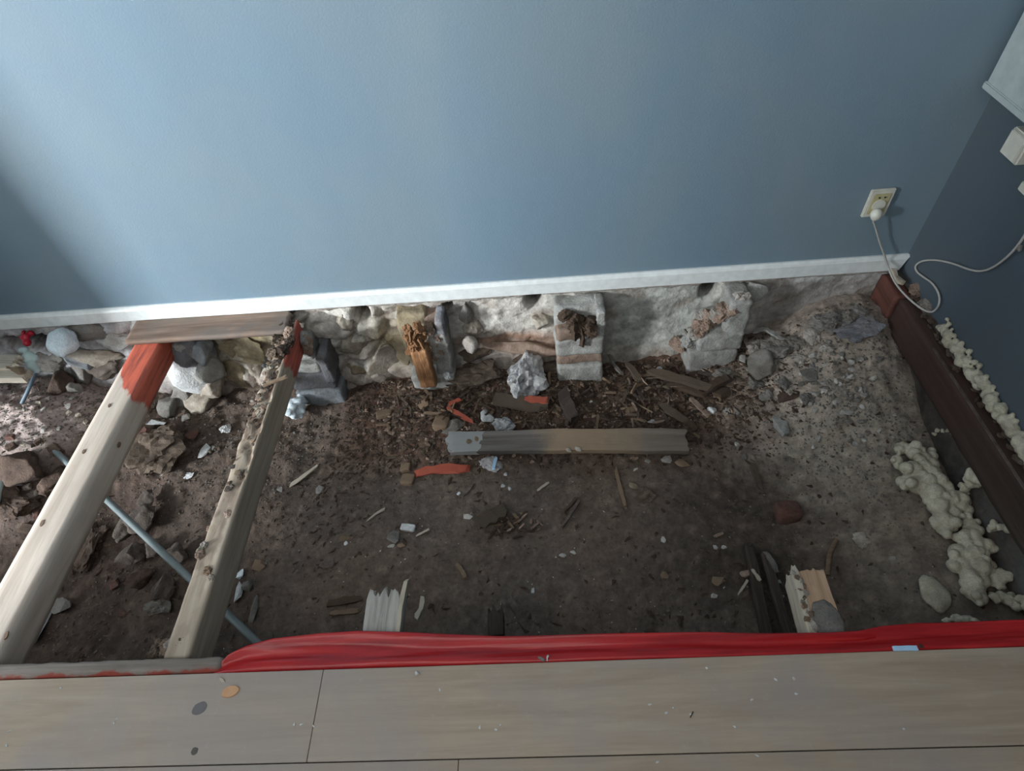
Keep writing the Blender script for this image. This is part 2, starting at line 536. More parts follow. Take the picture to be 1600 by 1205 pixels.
# skirting board
bm = bmesh.new()
L0, L1 = -3.2, 1.338
prof = [(YB, .001), (1.7265, .001), (1.7265, .05), (1.730, .058), (1.737, .0635), (YB, .0635)]
N = 60; rows = []
for i in range(N + 1):
    t = i / N; x = L0 + (L1 - L0) * t
    rows.append([bm.verts.new((x + (0 if i < N else .010 * nz(z * 60, y * 50) + (z - .03) * .25), y + .0012 * nz(x * 3, z * 4, 2), z + .0014 * nz(x * 2.3, y * 3, 7))) for y, z in prof])
for i in range(N):
    for k in range(len(prof)):
        bm.faces.new((rows[i][k], rows[i + 1][k], rows[i + 1][(k + 1) % 6], rows[i][(k + 1) % 6]))
bm.faces.new(rows[0]); bm.faces.new(rows[-1][::-1])
bmesh.ops.recalc_face_normals(bm, faces=bm.faces)
sk = link('baseboard_back', to_mesh(bm, 'baseboard'), M['skirting']); sk['kind'] = 'structure'

# ------------------------------------------------------------------ ground
def ground_col(x, y):
    c = Vector((.150, .125, .104))

    def bl(c, t, d): return c.lerp(Vector(d), max(0, min(1, t)))
    n1 = nz(x * 3.1, y * 3.1, 11); n2 = nz(x * 11, y * 11, 3); n3 = nz(x * 34, y * 34, 9)
    c = bl(c, .5 + n1, (.125, .112, .100))
    c = bl(c, sm(1.18, 1.42, y + .12 * n2) * sm(-1.0, -.7, x) * sm(1.0, .8, x), (.10, .062, .045))
    c = bl(c, .9 * gau(x, y, .72, 1.06, .28, .16) + .8 * gau(x, y, .62, .8, .25, .14) + .2 * n2, (.055, .045, .035))
    c = bl(c, 1.5 * gau(x + .1 * n2, y + .1 * n1, 1.08, 1.42, .26, .36) + .3 * n3 * gau(x, y, 1.1, 1.3, .4, .5), (.40, .39, .355))
    c = bl(c, .9 * gau(x, y, 1.2, 1.7, .3, .2), (.34, .31, .29))
    c = bl(c, sm(.88, 1.05, x + .1 * n1) * .55 * (.6 + .6 * n2), (.25, .24, .205))
    c = bl(c, sm(.62, .40, y) * .5, (.085, .088, .095))  # shade from the floor overhang painted into the near soil
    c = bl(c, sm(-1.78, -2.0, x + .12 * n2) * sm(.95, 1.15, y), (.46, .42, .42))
    c = bl(c, sm(-1.45, -1.6, x) * sm(1.45, 1.2, y) * .85, (.06, .042, .034))  # gloom of the left hollow painted into the soil colour
    c = bl(c, sm(-.95, -1.1, x) * sm(-1.8, -1.6, x) * .55, (.075, .055, .045))  # soil between the joists painted darker for the shade there
    c = bl(c, gau(x, y, -1.2, .52, .32, .2) * .9, (.055, .048, .045))  # shade of the near hollow between the joists, painted in
    c = bl(c, sm(.25, .5, n3) * .2, (.24, .205, .17))
    return Vector((c.x * 1.14, c.y * 1.02, c.z * .94)) * (.80 + .16 * n3 + .16 * n2)


gx0, gx1, gy0, gy1, st = -3.2, 1.348, -.9, 1.80, .0105
nx = int((gx1 - gx0) / st); ny = int((gy1 - gy0) / st)
verts = []; cols = []
for j in range(ny + 1):
    y = gy0 + (gy1 - gy0) * j / ny
    for i in range(nx + 1):
        x = gx0 + (gx1 - gx0) * i / nx
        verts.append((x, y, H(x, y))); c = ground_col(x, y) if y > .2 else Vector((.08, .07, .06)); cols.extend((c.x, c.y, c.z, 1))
ii, jj = np.meshgrid(np.arange(nx), np.arange(ny)); a = (jj * (nx + 1) + ii).ravel()
faces = np.stack([a, a + 1, a + nx + 2, a + nx + 1], 1).tolist()
me = bpy.data.meshes.new('soil'); me.from_pydata(verts, [], faces)
at = me.color_attributes.new('Col', 'FLOAT_COLOR', 'POINT'); at.data.foreach_set('color', cols)
me.polygons.foreach_set('use_smooth', [True] * len(me.polygons))


def attr_mat(name, bs=.8, fine=90, rough=.95):
    m, nt, b = newmat(name, rough)
    a = nt.nodes.new('ShaderNodeAttribute'); a.attribute_name = 'Col'
    v = world_pos(nt)
    n = noise_node(nt, fine, 6, v); n2 = noise_node(nt, fine * .3, 5, v, .4)
    c = mix(nt, .8, a.outputs['Color'], ramp(nt, n.outputs[0], [(.3, (.66, .66, .66)), (.68, (1.25, 1.25, 1.25))]), 'MULTIPLY')
    c = mix(nt, .6, c, ramp(nt, n2.outputs[0], [(.32, (.62, .62, .62)), (.65, (1.25, 1.22, 1.2))]), 'MULTIPLY')
    nt.links.new(c, b.inputs['Base Color'])
    h = math_node(nt, 'ADD', n.outputs[0], math_node(nt, 'MULTIPLY', n2.outputs[0], 1.5))
    bump(nt, b, h, bs, .008)
    return m


M['soil'] = attr_mat('soil', .6, 70)
M['foundation'] = stone_mat('grey_foundation', (.030, .026, .022), (.055, .05, .045), (.15, .155, .155), 5, vary=0, dirt=.4)
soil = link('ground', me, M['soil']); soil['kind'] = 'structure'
# foundation walls that close the pit below the floor
fr = rough_box('wall_foundation_right', (1.335, -.9, -.75), (1.5, YB + .1, -.012), M['foundation'], None, .03, .006, 3, 8, .004)
fr['kind'] = 'structure'
struct('wall_foundation_front', (XL, -.95, -.7), (XR + .2, -.85, -.03), M['grey_stone'])

# ------------------------------------------------------------------ old masonry under the back wall
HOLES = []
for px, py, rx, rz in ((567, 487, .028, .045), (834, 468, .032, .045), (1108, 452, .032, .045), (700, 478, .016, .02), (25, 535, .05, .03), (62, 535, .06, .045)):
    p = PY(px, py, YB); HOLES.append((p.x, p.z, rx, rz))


def vor(x, z, s, o):
    d, p = noise.voronoi(Vector((x * s, z * s * 1.25, o)))
    return d[1] - d[0], p[0]


def mas_y(x, z):
    f, p = vor(x + .03 * nz(x * 9, z * 9), z, 7.5, 3)
    rb = sm(-.40, -.55, x) * sm(-1.9, -1.6, x) + .25
    b = .022 * rb * sm(0, .25, f) + .016 * nz(x * 6, z * 8, 5) + .010 * nz(x * 17, z * 19, 1) + .006 * nz(x * 45, z * 45, 2) + .004 * nz(x * 90, z * 90, 2)
    b *= sm(.002, -.05, z) * (.55 if .25 < x < .6 or x > .85 else 1)
    b += .03 * sm(-.2, -.42, z)
    y = YB + .004 - b
    for hx, hz, rx, rz in HOLES:
        y += .12 * sm(1.25, .75, math.hypot((x - hx) / rx, (z - hz) / rz))
    return y


def mas_col(x, z):
    n1 = nz(x * 6, z * 8, 2); n2 = nz(x * 25, z * 25, 6)
    c = Vector((.46, .44, .40))

    def bl(c, t, d): return c.lerp(Vector(d), max(0, min(1, t)))
    c = bl(c, .5 + 1.2 * n1, (.54, .52, .48))
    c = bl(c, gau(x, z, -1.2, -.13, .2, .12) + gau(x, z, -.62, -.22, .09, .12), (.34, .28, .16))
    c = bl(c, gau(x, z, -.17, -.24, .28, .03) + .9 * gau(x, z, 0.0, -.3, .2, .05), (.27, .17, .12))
    c = bl(c, sm(.22, .35, x) * sm(.8, .6, x), (.42, .43, .40))
    c = bl(c, .8 * gau(x, z, -.38, -.06, .10, .07), (.22, .21, .20))
    c = bl(c, sm(.84, .9, x), (.30, .285, .27))
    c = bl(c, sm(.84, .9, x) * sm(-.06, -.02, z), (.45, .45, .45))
    c = bl(c, sm(-1.55, -1.7, x), (.40, .40, .41))
    f, p = vor(x + .03 * nz(x * 9, z * 9), z, 7.5, 3)
    c = bl(c, sm(.07, 0, f) * .6 * (sm(-.40, -.55, x) + .15), (.16, .13, .105))
    c = bl(c, sm(.15, .45, nz(x * 9, z * 13, 21)) * .6, (.25, .21, .17))
    for hx, hz, rx, rz in HOLES: c = bl(c, sm(1.2, .9, math.hypot((x - hx) / rx, (z - hz) / rz)), (.03, .022, .018))  # hole interiors painted near black, their shade is in the colour
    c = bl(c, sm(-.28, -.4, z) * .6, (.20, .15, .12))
    return c * (1 + .3 * n2)


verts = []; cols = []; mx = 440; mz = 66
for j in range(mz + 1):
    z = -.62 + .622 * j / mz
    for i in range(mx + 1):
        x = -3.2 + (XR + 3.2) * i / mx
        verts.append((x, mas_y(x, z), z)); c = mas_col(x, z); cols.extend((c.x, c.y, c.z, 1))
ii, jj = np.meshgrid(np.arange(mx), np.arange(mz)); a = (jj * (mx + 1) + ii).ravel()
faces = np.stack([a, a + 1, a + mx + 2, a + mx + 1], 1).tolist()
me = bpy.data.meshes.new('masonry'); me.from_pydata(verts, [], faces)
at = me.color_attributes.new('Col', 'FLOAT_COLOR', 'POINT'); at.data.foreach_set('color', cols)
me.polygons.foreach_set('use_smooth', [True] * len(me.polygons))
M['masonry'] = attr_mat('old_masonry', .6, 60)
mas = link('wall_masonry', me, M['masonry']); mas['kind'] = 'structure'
box('backing', (XL, YB + .13, -.7), (XR + .2, YB + .2, 0), M['black'], mas)

# ragged plaster lip hanging under the skirting board
bm = bmesh.new(); rows = []
n = 700
for i in range(n + 1):
    x = -2.3 + 3.62 * i / n
    d = .010 + .016 * abs(nz(x * 9, 3)) + .012 * abs(nz(x * 31, 6)) + .006 * nz(x * 90, 2)
    if x < -.9: d *= .35
    for hx, hz, rx, rz in HOLES[:3]:
        if abs(x - hx) < rx * 1.15: d = .002
    d = max(.003, d); yy = 1.733 + .004 * nz(x * 20, 1)
    rows.append([bm.verts.new(c) for c in ((x, yy + .012, .0), (x, yy - .004, .0), (x, yy - .003, -d * .6), (x, yy + .004, -d), (x, yy + .016, -d * .8))])
for i in range(n):
    for k in range(4): bm.faces.new((rows[i][k], rows[i + 1][k], rows[i + 1][k + 1], rows[i][k + 1]))
bmesh.ops.recalc_face_normals(bm, faces=bm.faces)
link('plaster_edge', to_mesh(bm, 'plaster_edge', True), M['plaster'], mas)


# rubble stones that stand proud of the masonry; px, py, w, h (pixels), material
def wstone(px, py, w_, h_, m, seed, y=1.736, pool=None, dep=.07):
    if 900 < px < 1040 or (740 < px < 835 and py < 530) or px in (853, 575, 612, 1045, 1200, 1260, 1300): return
    c = PY(px, py, y); sc = (c - CAM).length / F
    return lump('stone', c, (w_ * sc * 1.12, dep, h_ * sc * 1.5), M[m], seed, pool or (ROUGH if seed % 3 else ROCK), (random.Random(seed).uniform(-.3, .3), random.Random(seed + 9).uniform(-.4, .4), random.Random(seed).uniform(-.3, .3)), parent=mas)


for i, a in enumerate([
    (610, 572, 74, 66, 'cream_stone'), (548, 538, 44, 34, 'cream_stone'), (575, 500, 52, 30, 'cream_stone'), (630, 545, 38, 40, 'yellow_stone'),
    (636, 500, 30, 30, 'plaster'), (612, 474, 56, 18, 'plaster'), (597, 585, 44, 50, 'cream_stone'), (540, 500, 30, 22, 'cream_stone'), (560, 575, 26, 24, 'yellow_stone'),
    (728, 488, 22, 22, 'grey_stone'), (752, 478, 22, 24, 'grey_stone'), (737, 512, 36, 22, 'cream_stone'), (790, 492, 50, 44, 'plaster'),
    (770, 515, 60, 22, 'mortar'), (815, 506, 40, 26, 'mortar'), (853, 476, 22, 30, 'plaster'), (845, 500, 24, 24, 'cream_stone'), (862, 452, 0.1, 0.1, 'plaster'),
    (800, 543, 120, 18, 'pinkmortar'), (745, 552, 60, 16, 'clod'), (830, 556, 66, 14, 'clod'),
    (938, 520, 40, 40, 'mortar'), (985, 490, 70, 50, 'mortar'), (1030, 505, 50, 50, 'mortar'), (1020, 545, 34, 20, 'cream_stone'),
    (1045, 538, 26, 24, 'grey_stone'), (955, 540, 40, 22, 'grey_stone'), (985, 536, 40, 16, 'mortar'),
    (385, 545, 60, 30, 'yellow_stone'), (362, 545, 30, 24, 'yellow_stone'), (378, 588, 44, 40, 'yellow_stone'), (400, 570, 26, 26, 'cream_stone'), (405, 602, 40, 26, 'clod'), (416, 558, 20, 22, 'mortar_blue'),
    (400, 630, 60, 22, 'stonebrick'), (145, 520, 60, 20, 'grey_stone'), (120, 558, 44, 40, 'mortar_blue'), (150, 560, 60, 24, 'cream_stone'), (190, 530, 50, 24, 'mortar'),
    (128, 580, 34, 26, 'grey_stone'), (165, 575, 44, 26, 'stonebrick'), (70, 570, 50, 26, 'grey_stone'),
    (1200, 470, 60, 30, 'grey_stone'), (1260, 490, 50, 24, 'grey_stone'), (1300, 470, 60, 24, 'grey_stone'), (1180, 455, 30, 20, 'mortar')]):
    if a[2] > 1: wstone(*a, seed=i)


# ------------------------------------------------------------------ piers
def pier(label, x0, x1, top, bottom, y0, courses, name='masonry_pier'):
    """courses: (z0, z1, material, kind) listed from the top down"""
    e = empty(name, ((x0 + x1) / 2, y0 + .06, bottom), label=label, cat='pier', group='masonry piers along the back wall')
    for i, (za, zb, m, part, inset, xa, xb) in enumerate(courses):
        rough_box(part, (x0 + (x1 - x0) * xa, y0 + inset, zb), (x0 + (x1 - x0) * xb, 1.77, za), M[m], e, .009, .0065, i + int(x0 * 37), 15, .012)
    return e


# pier with grey and slate bricks right of the second joist
e = pier('grey and slate blue brick pier to the right of the flaking joist', -1.06, -.865, 0, -.47, 1.62,
         [(-.10, -.20, 'mortar', 'brick', .02, .05, .72), (-.205, -.255, 'mortar', 'brick', 0, .0, .80), (-.26, -.36, 'slate', 'brick', .004, .0, .95),
          (-.365, -.475, 'mortar_blue', 'brick', -.004, 0, 1)])
rough_box('slate', (-.905, 1.618, -.32), (-.868, 1.74, -.16), M['slate'], e, .01, .006, 8, 20, .008)
for k, (x, z, s) in enumerate(((-1.02, -.09, .06), (-.97, -.12, .05), (-1.04, -.15, .04), (-.93, -.08, .045))):
    lump('rubble', (x, 1.65, z), (s, s, s), M['mortar'], k, CRUMB, parent=e)
lump('rubble', (-.925, 1.64, -.11), (.05, .05, .08), M['pinkmortar'], 3, CRUMB, parent=e)

# pier with the rotten orange post in front
e = pier('pale mortar pier with a rotten orange timber end pressed into it', -.555, -.37, 0, -.43, 1.625,
         [(-.325, -.415, 'mortar', 'block', 0, 0, 1), (-.10, -.33, 'mortar', 'block', .012, .62, 1.0), (-.05, -.20, 'pinkmortar', 'block', .05, .55, .95), (-.03, -.34, 'yellow_stone', 'block', .07, -.05, .6)])
rough_box('slate', (-.405, 1.64, -.12), (-.37, 1.74, -.03), M['slate'], e, .01, .006, 2, 20, .008)
for k in range(5):
    lump('rubble', (-.43 + .02 * (k % 2), 1.655, -.08 - .035 * k), (.05, .04, .045), M['pinkmortar'], k, CRUMB, parent=e)
lump('rubble', (-.405, 1.63, -.325), (.04, .03, .03), M['white_stone'], 1, CRUMB, parent=e)
t = empty('timber_end', (-.47, 1.62, -.33), label='rotten orange brown timber end hanging on the pale pier', cat='timber')
rough_box('wood', (-.512, 1.585, -.345), (-.445, 1.64, -.13), M['orange_rot'], t, .008, .004, 3, 30, .006)
for k in range(16):
    r = random.Random(k)
    lump('rotten_fibre', (-.49 + r.uniform(-.03, .035), 1.615 + r.uniform(-.01, .015), -.035 - .0085 * k), (.05, .035, .035), M['orange_rot'], k, CRUMB, parent=t)
    stick('rotten_fibre', (-.49 + r.uniform(-.03, .035), 1.60, -.03 - .0085 * k), (-.485 + r.uniform(-.03, .035), 1.592, -.08 - .0085 * k), .012, .01, M['orange_rot'], k, parent=t)

# pier with white mortar courses
e = pier('white mortared brick pier with a dark rotten joist pocket in its top', .055, .247, 0, -.42, 1.62,
         [(-.025, -.15, 'mortar', 'block', .045, 0, 1), (-.10, -.155, 'pinkmortar', 'block', .0, 0.02, .5), (-.15, -.245, 'mortar', 'brick', .0, 0, 1),
          (-.245, -.30, 'pinkmortar', 'joint', .006, .01, .98), (-.30, -.42, 'mortar', 'brick', -.004, .02, 1)])
rough_box('block', (.21, 1.62, -.14), (.245, 1.74, -.02), M['mortar'], e, .01, .006, 5, 20, .006)
t = empty('joist_remnant', (.14, 1.62, -.1), label='dark brown crumbling joist end stuck in the top of the white mortared pier', cat='timber')
for k in range(16):
    r = random.Random(k + 50)
    lump('rotten_fibre', (.085 + .11 * r.random(), 1.62 + r.uniform(-.01, .05), -.04 - .075 * r.random()), (.05, .05, .035), M['rotwood'], k, CRUMB, parent=t)
stick('rotten_fibre', (.147, 1.61, -.08), (.152, 1.605, -.175), .018, .02, M['rotwood'], 2, parent=t)
stick('rotten_fibre', (.125, 1.61, -.06), (.130, 1.605, -.135), .03, .02, M['rotwood'], 5, parent=t)

# pier under the ragged plaster heap
e = pier('bulging grey plastered pier under the right hand hole in the wall', .578, .782, 0, -.385, 1.61,
         [(-.165, -.255, 'mortar', 'block', 0, .15, 1), (-.255, -.378, 'mortar', 'block', -.004, .02, .97)])
rough_box('block', (.70, 1.625, -.175), (.785, 1.76, -.02), M['mortar'], e, .01, .006, 5, 16, .014)
lump('rubble', (.745, 1.66, -.03), (.07, .07, .08), M['plaster'], 2, CRUMB, parent=e)
lump('rubble', (.60, 1.66, -.23), (.10, .08, .07), M['mortar'], 5, CRUMB, parent=e)
lump('rubble', (.56, 1.68, -.27), (.08, .07, .06), M['pinkmortar'], 9, CRUMB, parent=e)
for k in range(12):
    r = random.Random(k + 90); tt = k / 11
    lump('rubble', (.60 + .12 * tt, 1.66 + r.uniform(-.02, .02), -.17 + .11 * tt + r.uniform(-.015, .015)), (.06, .06, .05), M['pinkmortar' if k % 3 else 'plaster'], k, CRUMB, parent=e)

# rounded stone pier beside the first joist
e = empty('masonry_pier', (-1.42, 1.64, -.5), label='rounded pale stones piled as a pier behind the smooth joist', cat='pier', group='masonry piers along the back wall')
for k, (px, py, w_, h_, m) in enumerate(((300, 545, 56, 40, 'slate'), (289, 543, 26, 24, 'mortar'), (318, 550, 30, 28, 'mortar_blue'), (300, 584, 60, 46, 'white_stone'), (326, 580, 36, 40, 'mortar'), (318, 622, 62, 32, 'cream_stone'), (288, 620, 40, 32, 'grey_stone'), (330, 600, 40, 24, 'cream_stone'))):
    c = PY(px, py, 1.66 if k > 2 else 1.68); sc = (c - CAM).length / F
    lump('stone', c, (w_ * sc, .13, h_ * sc * 1.4), M[m], k, ROCK if k != 3 else COB, (0, 0, .1 * k), parent=e)

# single round cobble
c = PY(735, 538, 1.68)
lump('cobble', c, (.072, .06, .075), M['plaster'], 3, COB, label='round cream cobble set in the wall right of the rotten timber', cat='stone')

# ------------------------------------------------------------------ existing floor, plank by plank
def plank_mat():
    m, nt, b = newmat('worn_floor_boards', .5)
    v = world_pos(nt)
    oi = nt.nodes.new('ShaderNodeObjectInfo')
    off = nt.nodes.new('ShaderNodeVectorMath'); off.operation = 'ADD'
    nt.links.new(v, off.inputs[0])
    cmb = nt.nodes.new('ShaderNodeCombineXYZ'); nt.links.new(math_node(nt, 'MULTIPLY', oi.outputs['Random'], 20.0), cmb.inputs[0])
    nt.links.new(cmb.outputs[0], off.inputs[1])
    g = mapping(nt, off.outputs[0], (.9, 13, 13))
    n = noise_node(nt, 1.5, 5, g, 1.2); f = noise_node(nt, 9, 4, g)
    col = ramp(nt, n.outputs[0], [(.3, (.33, .26, .195)), (.5, (.39, .315, .24)), (.7, (.44, .365, .285))])
    col = mix(nt, .3, col, ramp(nt, f.outputs[0], [(.35, (.75, .74, .73)), (.6, (1.05, 1.05, 1.05))]), 'MULTIPLY')
    big = noise_node(nt, 2.2, 4, v, .6)
    col = mix(nt, ramp(nt, big.outputs[0], [(.42, (0, 0, 0)), (.62, (.75, .75, .75))]), col, (.32, .285, .268))
    dust = noise_node(nt, 45, 4, v)
    col = mix(nt, ramp(nt, dust.outputs[0], [(.6, (0, 0, 0)), (.78, (.3, .3, .3))]), col, (.45, .42, .38))
    col = mix(nt, .5, col, ramp(nt, oi.outputs['Random'], [(0, (.78, .77, .77)), (1, (1.1, 1.08, 1.05))]), 'MULTIPLY')
    nt.links.new(col, b.inputs['Base Color'])
    bump(nt, b, f.outputs[0], .12, .002)
    return m


M['plank'] = plank_mat()
fl = empty('floor', (0, 0, -.03), kind='structure')
PW = .1935; y = .409; row = 0
xs0 = P(492, 1120).x; xs1 = P(716, 1198).x
while y > YF:
    joints = [xs0] if row == 0 else ([xs1] if row == 1 else [random.Random(row).uniform(-2.2, .6)])
    if row in (2, 4): joints.append(joints[0] + 1.3)
    ed = [XL] + sorted(j for j in joints + [random.Random(row + 50).uniform(-4.6, -3)] if XL < j < XR) + [XR - .002]
    for a_, b_ in zip(ed[:-1], ed[1:]):
        lo = Vector((a_ + .0006, y - PW + .0011, -.022)); hi = Vector((b_ - .0006, y - .0011, 0)); c = (lo + hi) / 2
        bm = bmesh.new(); box_bm(bm, lo - c, hi - c); bmesh.ops.bevel(bm, geom=bm.edges[:], offset=.0012, segments=1, affect='EDGES')
        o = link('floorboard', to_mesh(bm, 'floorboard'), M['plank'], fl); o.location = c - fl.location
    y -= PW; row += 1
y = .41
while y < YB - .01:
    o = box('floorboard', (XL, y + .001, -.022), (-3.19, min(y + PW, YB) - .001, 0), M['plank'], fl, .0012); y += PW
struct('wall_foundation_left', (-3.4, -.9, -.7), (-3.2, YB, -.023), M['grey_stone'])
# dark bearing joists below the floor, hidden ends
for x in (-1.52, -.975, -.45, .64):
    box('bearer', (x - .035, YF, -.13), (x + .035, .30, -.023), M['darkwood'], fl)
# knots and marks of the first board
def disc(name, px, py, rx, ry, m, z, parent, h=.0015, seed=0, rot=.3):
    c = P(px, py, z); sc = (c - CAM).length / F
    bm = bmesh.new(); n = 18; top = []; bot = []
    for k in range(n):
        a_ = 2 * math.pi * k / n; rr = 1 + .16 * nz(math.cos(a_) * 1.5, math.sin(a_) * 1.5, seed)
        x, y_ = rx * sc * math.cos(a_) * rr, ry * sc * 1.25 * math.sin(a_) * rr
        top.append(bm.verts.new((x * .93, y_ * .93, h))); bot.append(bm.verts.new((x, y_, -.0008)))
    bm.faces.new(top); bm.faces.new(bot[::-1])
    for k in range(n): bm.faces.new((bot[k], bot[(k + 1) % n], top[(k + 1) % n], top[k]))
    o = link(name, to_mesh(bm, name), m, parent); o.rotation_euler.z = rot
    o.location = c - (parent.location if parent else Vector()); return o


disc('knot', 312, 1107, 10, 6, plain_mat('grey_knot', (.135, .125, .13), .5), 0, fl, .0005, 1, .4)
disc('knot', 304, 1174, 4.5, 3.5, plain_mat('dark_knot', (.07, .065, .055), .5), 0, fl, .0004, 2)
o = disc('wood_chip', 360, 1081, 12, 5.5, M['tanwood'], .001, None, .003, 5, .2)
tag(o, 'round orange wood chip lying on the nearest floorboard', 'wood chip')
o.data.materials.clear(); o.data.materials.append(plain_mat('fresh_orange_wood', (.58, .33, .18), .7))
o = lump('wood_chip', P(347, 1063, .002), (.02, .009, .006), M['palewood'], 2, label='small pale chip on the board just above the round orange chip', cat='wood chip')
o = lump('plaster_flake', P(651, 1052, .004), (.016, .010, .010), M['white_stone'], 4, label='white plaster flake near the board edge left of the picture centre', cat='plaster flake')
specks = []
r = random.Random(4)
for px, py in ((182, 1124), (178, 1130), (460, 1132), (472, 1132), (490, 1135), (687, 1078), (750, 1137), (782, 1133), (775, 1140), (1015, 1101), (1042, 1114), (1052, 1106), (1104, 1044), (1240, 1060), (1244, 1084), (1175, 1094), (1148, 1136), (1412, 1139), (1183, 1181), (1028, 1191), (1212, 1062), (15, 1143), (10, 1165), (95, 1075), (1080, 1117)):
    specks.append(lump('plaster_flake', P(px, py, .0012), (.006 + .006 * r.random(), .004 + .003 * r.random(), .003), M['white_stone'], r.randrange(14),
                       label='tiny white plaster speck lying on the near floorboards', cat='plaster flake', group='plaster specks on the near floorboards'))
stick('wood_chip', P(1078, 1122, .002), P(1083, 1112, .002), .003, .002, M['darkwood'], 3, label='thin dark sliver on the near board right of centre', cat='splinter')

# weathered grey trimmer that supports the near board edge
def trim_paint(nt, col, o):
    s = nt.nodes.new('ShaderNodeSeparateXYZ'); nt.links.new(o, s.inputs[0])
    n = noise_node(nt, 14, 4, o)
    f = ramp(nt, math_node(nt, 'SUBTRACT', math_node(nt, 'MULTIPLY', n.outputs[0], .05), s.outputs['Y']), [(.034, (0, 0, 0)), (.040, (1, 1, 1))])
    return mix(nt, f, col, (.26, .045, .03))


M['trimmer'] = wood_mat('weathered_grey_timber', (.14, .12, .10), (.23, .20, .175), (.32, .29, .26), 'X', 1, .9, vary=0, paint=trim_paint, bs=.8)
tr = rough_box('trimmer_beam', (-2.6, .4105, -.12), (-.84, .448, -.004), M['trimmer'], None, .014, .003, 3, 20, .005)
tag(tr, 'weathered grey trimmer beam along the near board edge at lower left', 'beam')


# ------------------------------------------------------------------ joists
def joist_paint(y0, slope, colr, low=False):
    def f(nt, col, o):
        s = nt.nodes.new('ShaderNodeSeparateXYZ'); nt.links.new(o, s.inputs[0])
        n = noise_node(nt, 16, 5, mapping(nt, o, (1, .3, 1)))
        e = math_node(nt, 'ADD', s.outputs['Y'], math_node(nt, 'MULTIPLY', s.outputs['X'], slope))
        e = math_node(nt, 'ADD', e, math_node(nt, 'MULTIPLY', n.outputs[0], .22))
        fac = ramp(nt, math_node(nt, 'SUBTRACT', e, y0), [(.0, (0, 0, 0)), (.015, (1, 1, 1))])
        n2 = noise_node(nt, 3, 4, mapping(nt, o, (20, 2, 20)))
        c2 = ramp(nt, n2.outputs[0], [(.35, (.24, .06, .04)), (.5, colr), (.7, (.60, .13, .07))])
        if low:   # paint survives only on the flank
            fac = mix(nt, 1.0, fac, ramp(nt, s.outputs['X'], [(.026, (0, 0, 0)), (.030, (1, 1, 1))]), 'MULTIPLY')
        return mix(nt, fac, col, c2)
    return f


def joist_wood(name, d, m_, l, paint):
    m, nt, b = newmat(name, .7)
    o = coords(nt, 'Object')
    g = mapping(nt, o, (16, .9, 16)); n = noise_node(nt, 1.3, 4, g, 1.0); f = noise_node(nt, 8, 4, g)
    col = ramp(nt, n.outputs[0], [(.3, d), (.5, m_), (.68, l)])
    col = mix(nt, .3, col, ramp(nt, f.outputs[0], [(.3, (.7, .66, .62)), (.6, (1.05, 1.05, 1.05))]), 'MULTIPLY')
    st_ = noise_node(nt, 3, 3, o)
    col = mix(nt, ramp(nt, st_.outputs[0], [(.5, (0, 0, 0)), (.7, (.5, .5, .5))]), col, tuple(.75 * c for c in m_))
    if name == 'worn_timber':
        s2 = nt.nodes.new('ShaderNodeSeparateXYZ'); nt.links.new(o, s2.inputs[0])
        mo = noise_node(nt, 24, 5, mapping(nt, o, (1, .5, 1)), .5)
        top = ramp(nt, s2.outputs['X'], [(.020, (1, 1, 1)), (.032, (0, 0, 0))])
        along = ramp(nt, math_node(nt, 'ADD', s2.outputs['Y'], .6), [(.05, (.25, .25, .25)), (.75, (1, 1, 1))])
        fm = mix(nt, 1.0, ramp(nt, mo.outputs[0], [(.44, (0, 0, 0)), (.56, (1, 1, 1))]), top, 'MULTIPLY')
        fm = mix(nt, 1.0, fm, along, 'MULTIPLY')
        col = mix(nt, fm, col, (.15, .10, .07))
    col = paint(nt, col, o); nt.links.new(col, b.inputs['Base Color']); bump(nt, b, f.outputs[0], .25, .003)
    return m


M['joist_a'] = joist_wood('pale_new_timber', (.40, .33, .27), (.52, .45, .385), (.58, .53, .47), joist_paint(.44, 1.5, (.46, .095, .055)))
M['joist_b'] = joist_wood('worn_timber', (.30, .24, .18), (.43, .36, .28), (.50, .44, .36), joist_paint(.50, -.0, (.40, .08, .06), True))

J1 = empty('floor_joist', (-1.518, 1.0, -.12), label='smooth pale joist with an orange red painted end at far left', cat='joist')
rough_box('timber', (-1.574, .45, -.122), (-1.462, 1.73, -.022), M['joist_a'], J1, .02, .0015, 1, 6, .008)
kn = plain_mat('knot_brown', (.16, .10, .065), .7)
for px, py, s_ in ((171, 634, 3.5), (131, 706, 4), (186, 695, 3.5), (66, 818, 5), (10, 993, 5)):
    c = P(px, py, -.0205)
    if px == 186: continue
    o = disc('knot', px, py, s_ * .45, s_ * .75, kn, -.0222, J1, .0022, int(px), .2)
c = PX(186, 695, -1.4615)
lump('knot', c, (.004, .022, .016), kn, 2, COB, (0, 0, 0), parent=J1)

